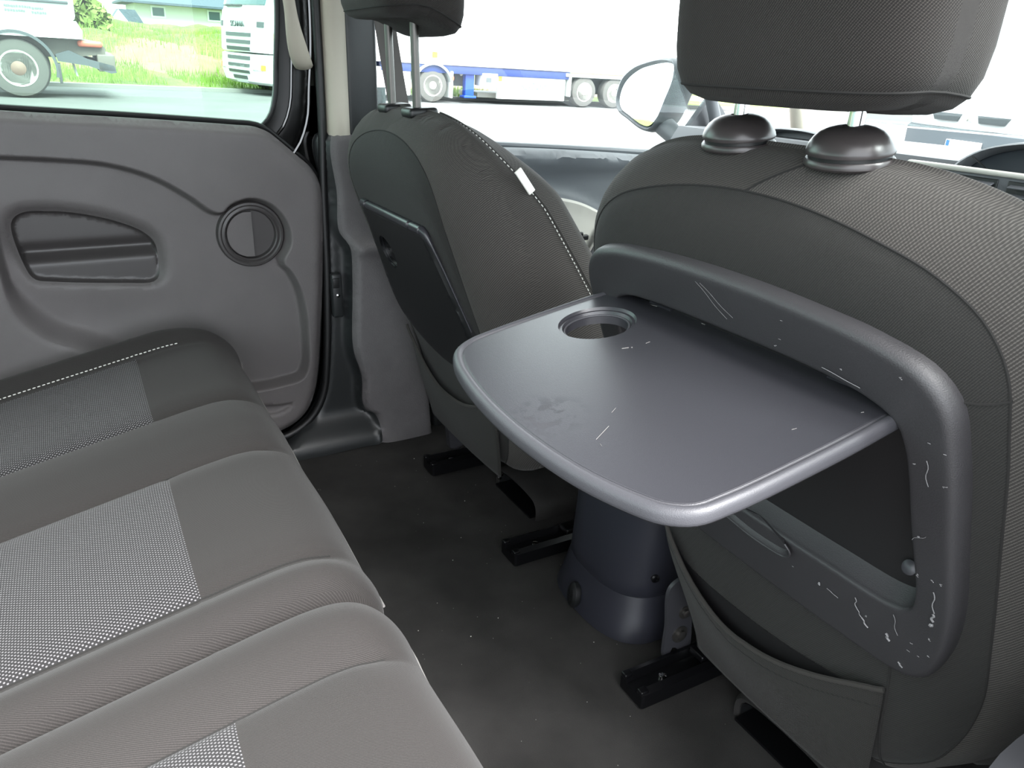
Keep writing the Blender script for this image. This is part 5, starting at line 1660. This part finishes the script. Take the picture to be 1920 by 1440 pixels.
lgm.out('panel_marks', M['letter'], sp_, smooth=False)['kind'] = 'stuff'
MB().box((10.50, 0.092, 0.66), (0.10, 0.012, 0.12)).out('panel_sticker', M['yellow'], sp_, False)
MB().box((8.52, -0.01, 1.16), (0.14, 0.012, 0.14)).out('body_sticker', M['yellow'], tr, False)
for xx in (9.94, 10.42, 12.6):
    MB().box((xx, 0.1, 0.86), (0.10, 0.1, 0.14), bev=0.01).out('frame_bracket', M['tanklow'], tr)
fx = MB().box((14.7, 0.2, 0.845), (4.3, 0.4, 0.09), bev=0.02).out('axle_fender', M['tanklow'], tr)
MB().box((12.70, 0.2, 0.55), (0.08, 0.4, 0.55), bev=0.02).out('fender_post', M['tanklow'], tr)
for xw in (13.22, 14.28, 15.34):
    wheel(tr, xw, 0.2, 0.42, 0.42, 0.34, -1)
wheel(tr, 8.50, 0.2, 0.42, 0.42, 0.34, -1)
arch_fender(tr, 8.50, 0.2, 0.42, 0.50, 0.46, -5, 175, M['tanklow'], 'tractor_fender')
MB().box((9.02, 0.2, 0.46), (0.06, 0.46, 0.66), bev=0.02).out('fender_flap', M['white'], tr)
MB().box((9.03, -0.04, 0.62), (0.05, 0.03, 0.09)).out('tail_light', M['red'], tr, False)
MB().box((7.35, 0.3, 0.48), (1.1, 0.5, 0.66), bev=0.04).out('tank_side', M['white'], tr)
MB().box((9.3, 1.2, 0.62), (1.1, 1.6, 0.40)).out('underbody', M['darkmet'], tr, False)
MB().box((14.5, 1.25, 0.55), (4.0, 1.5, 0.40)).out('axle_beam', M['darkmet'], tr, False)
MB().box((11.6, 1.25, 0.20), (3.0, 1.2, 0.12)).out('spare_carrier', M['rim'], tr, False)

# white van parked ahead, through the windscreen
vn = out_root('white_van', 11.0, 6.80, 0.02, 'white van facing the car, seen through the windscreen at the right', 'van', math.radians(180))
def vshell(zs, W):
    L = []
    for z, xf, hw in zs:
        l = []
        for t in np.linspace(-1, 1, 17):
            l.append((xf - 0.20 * abs(t) ** 3, t * hw, z))
        l += [(-5.0, hw, z), (-5.0, -hw, z)]
        L.append(l)
    return loft(L, True, True, True)
V, F = vshell([(0.62, 0.0, 1.0), (0.90, 0.02, 1.02), (1.10, -0.02, 1.02), (1.30, -0.35, 1.0), (1.38, -0.5, 0.98), (2.2, -1.25, 0.90), (2.6, -1.5, 0.88), (2.68, -1.8, 0.8)], 2)
vb = build('van_body', V, F, M['vanw'], vn, None, True, 40)
V, F = vshell([(0.22, 0.0, 0.96), (0.30, 0.07, 1.0), (0.70, 0.07, 1.02), (0.74, 0.02, 1.01)], 2)
vbu = build('van_bumper', V, F, M['vandk'], vn, None, True, 40)
npl = MB().box((0.085, 0.05, 0.52), (0.02, 0.52, 0.14), bev=0.005).out('number_plate', M['plate'], vbu)
MB().box((0.097, 0.05 - 0.225, 0.52), (0.004, 0.05, 0.12)).out('plate_band', M['bluep'], npl, False)
for s in (-1, 1):
    MB().prism([(s * 0.16, 0.83), (s * 0.50, 0.83), (s * 0.56, 0.93), (s * 0.12, 0.93)][::s], 0, 0.0, 0.05).out('grille_wing', M['grille'], vb, False)
# emblem: upright lozenge on two slanting ones
for k, a in enumerate((90, 210, 330)):
    d_ = 0.055
    c, s = math.cos(math.radians(a)), math.sin(math.radians(a))
    pt = [(0, 0), (d_ * (c * 0.5 - s * 0.29), d_ * (s * 0.5 + c * 0.29)), (d_ * c, d_ * s), (d_ * (c * 0.5 + s * 0.29), d_ * (s * 0.5 - c * 0.29))]
    MB().prism([(p[0], p[1] + 0.875) for p in pt], 0, 0.03, 0.06).out('emblem', M['rim'], vb, False)
for s in (-1, 1):
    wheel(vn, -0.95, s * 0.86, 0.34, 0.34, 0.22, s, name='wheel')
MB().prism([(-0.82, 1.42), (0.82, 1.42), (0.76, 2.15), (-0.76, 2.15)], 0, -1.22, -0.66).out('windscreen', M['vanglass'], vn, False)

bpy.context.view_layer.update()
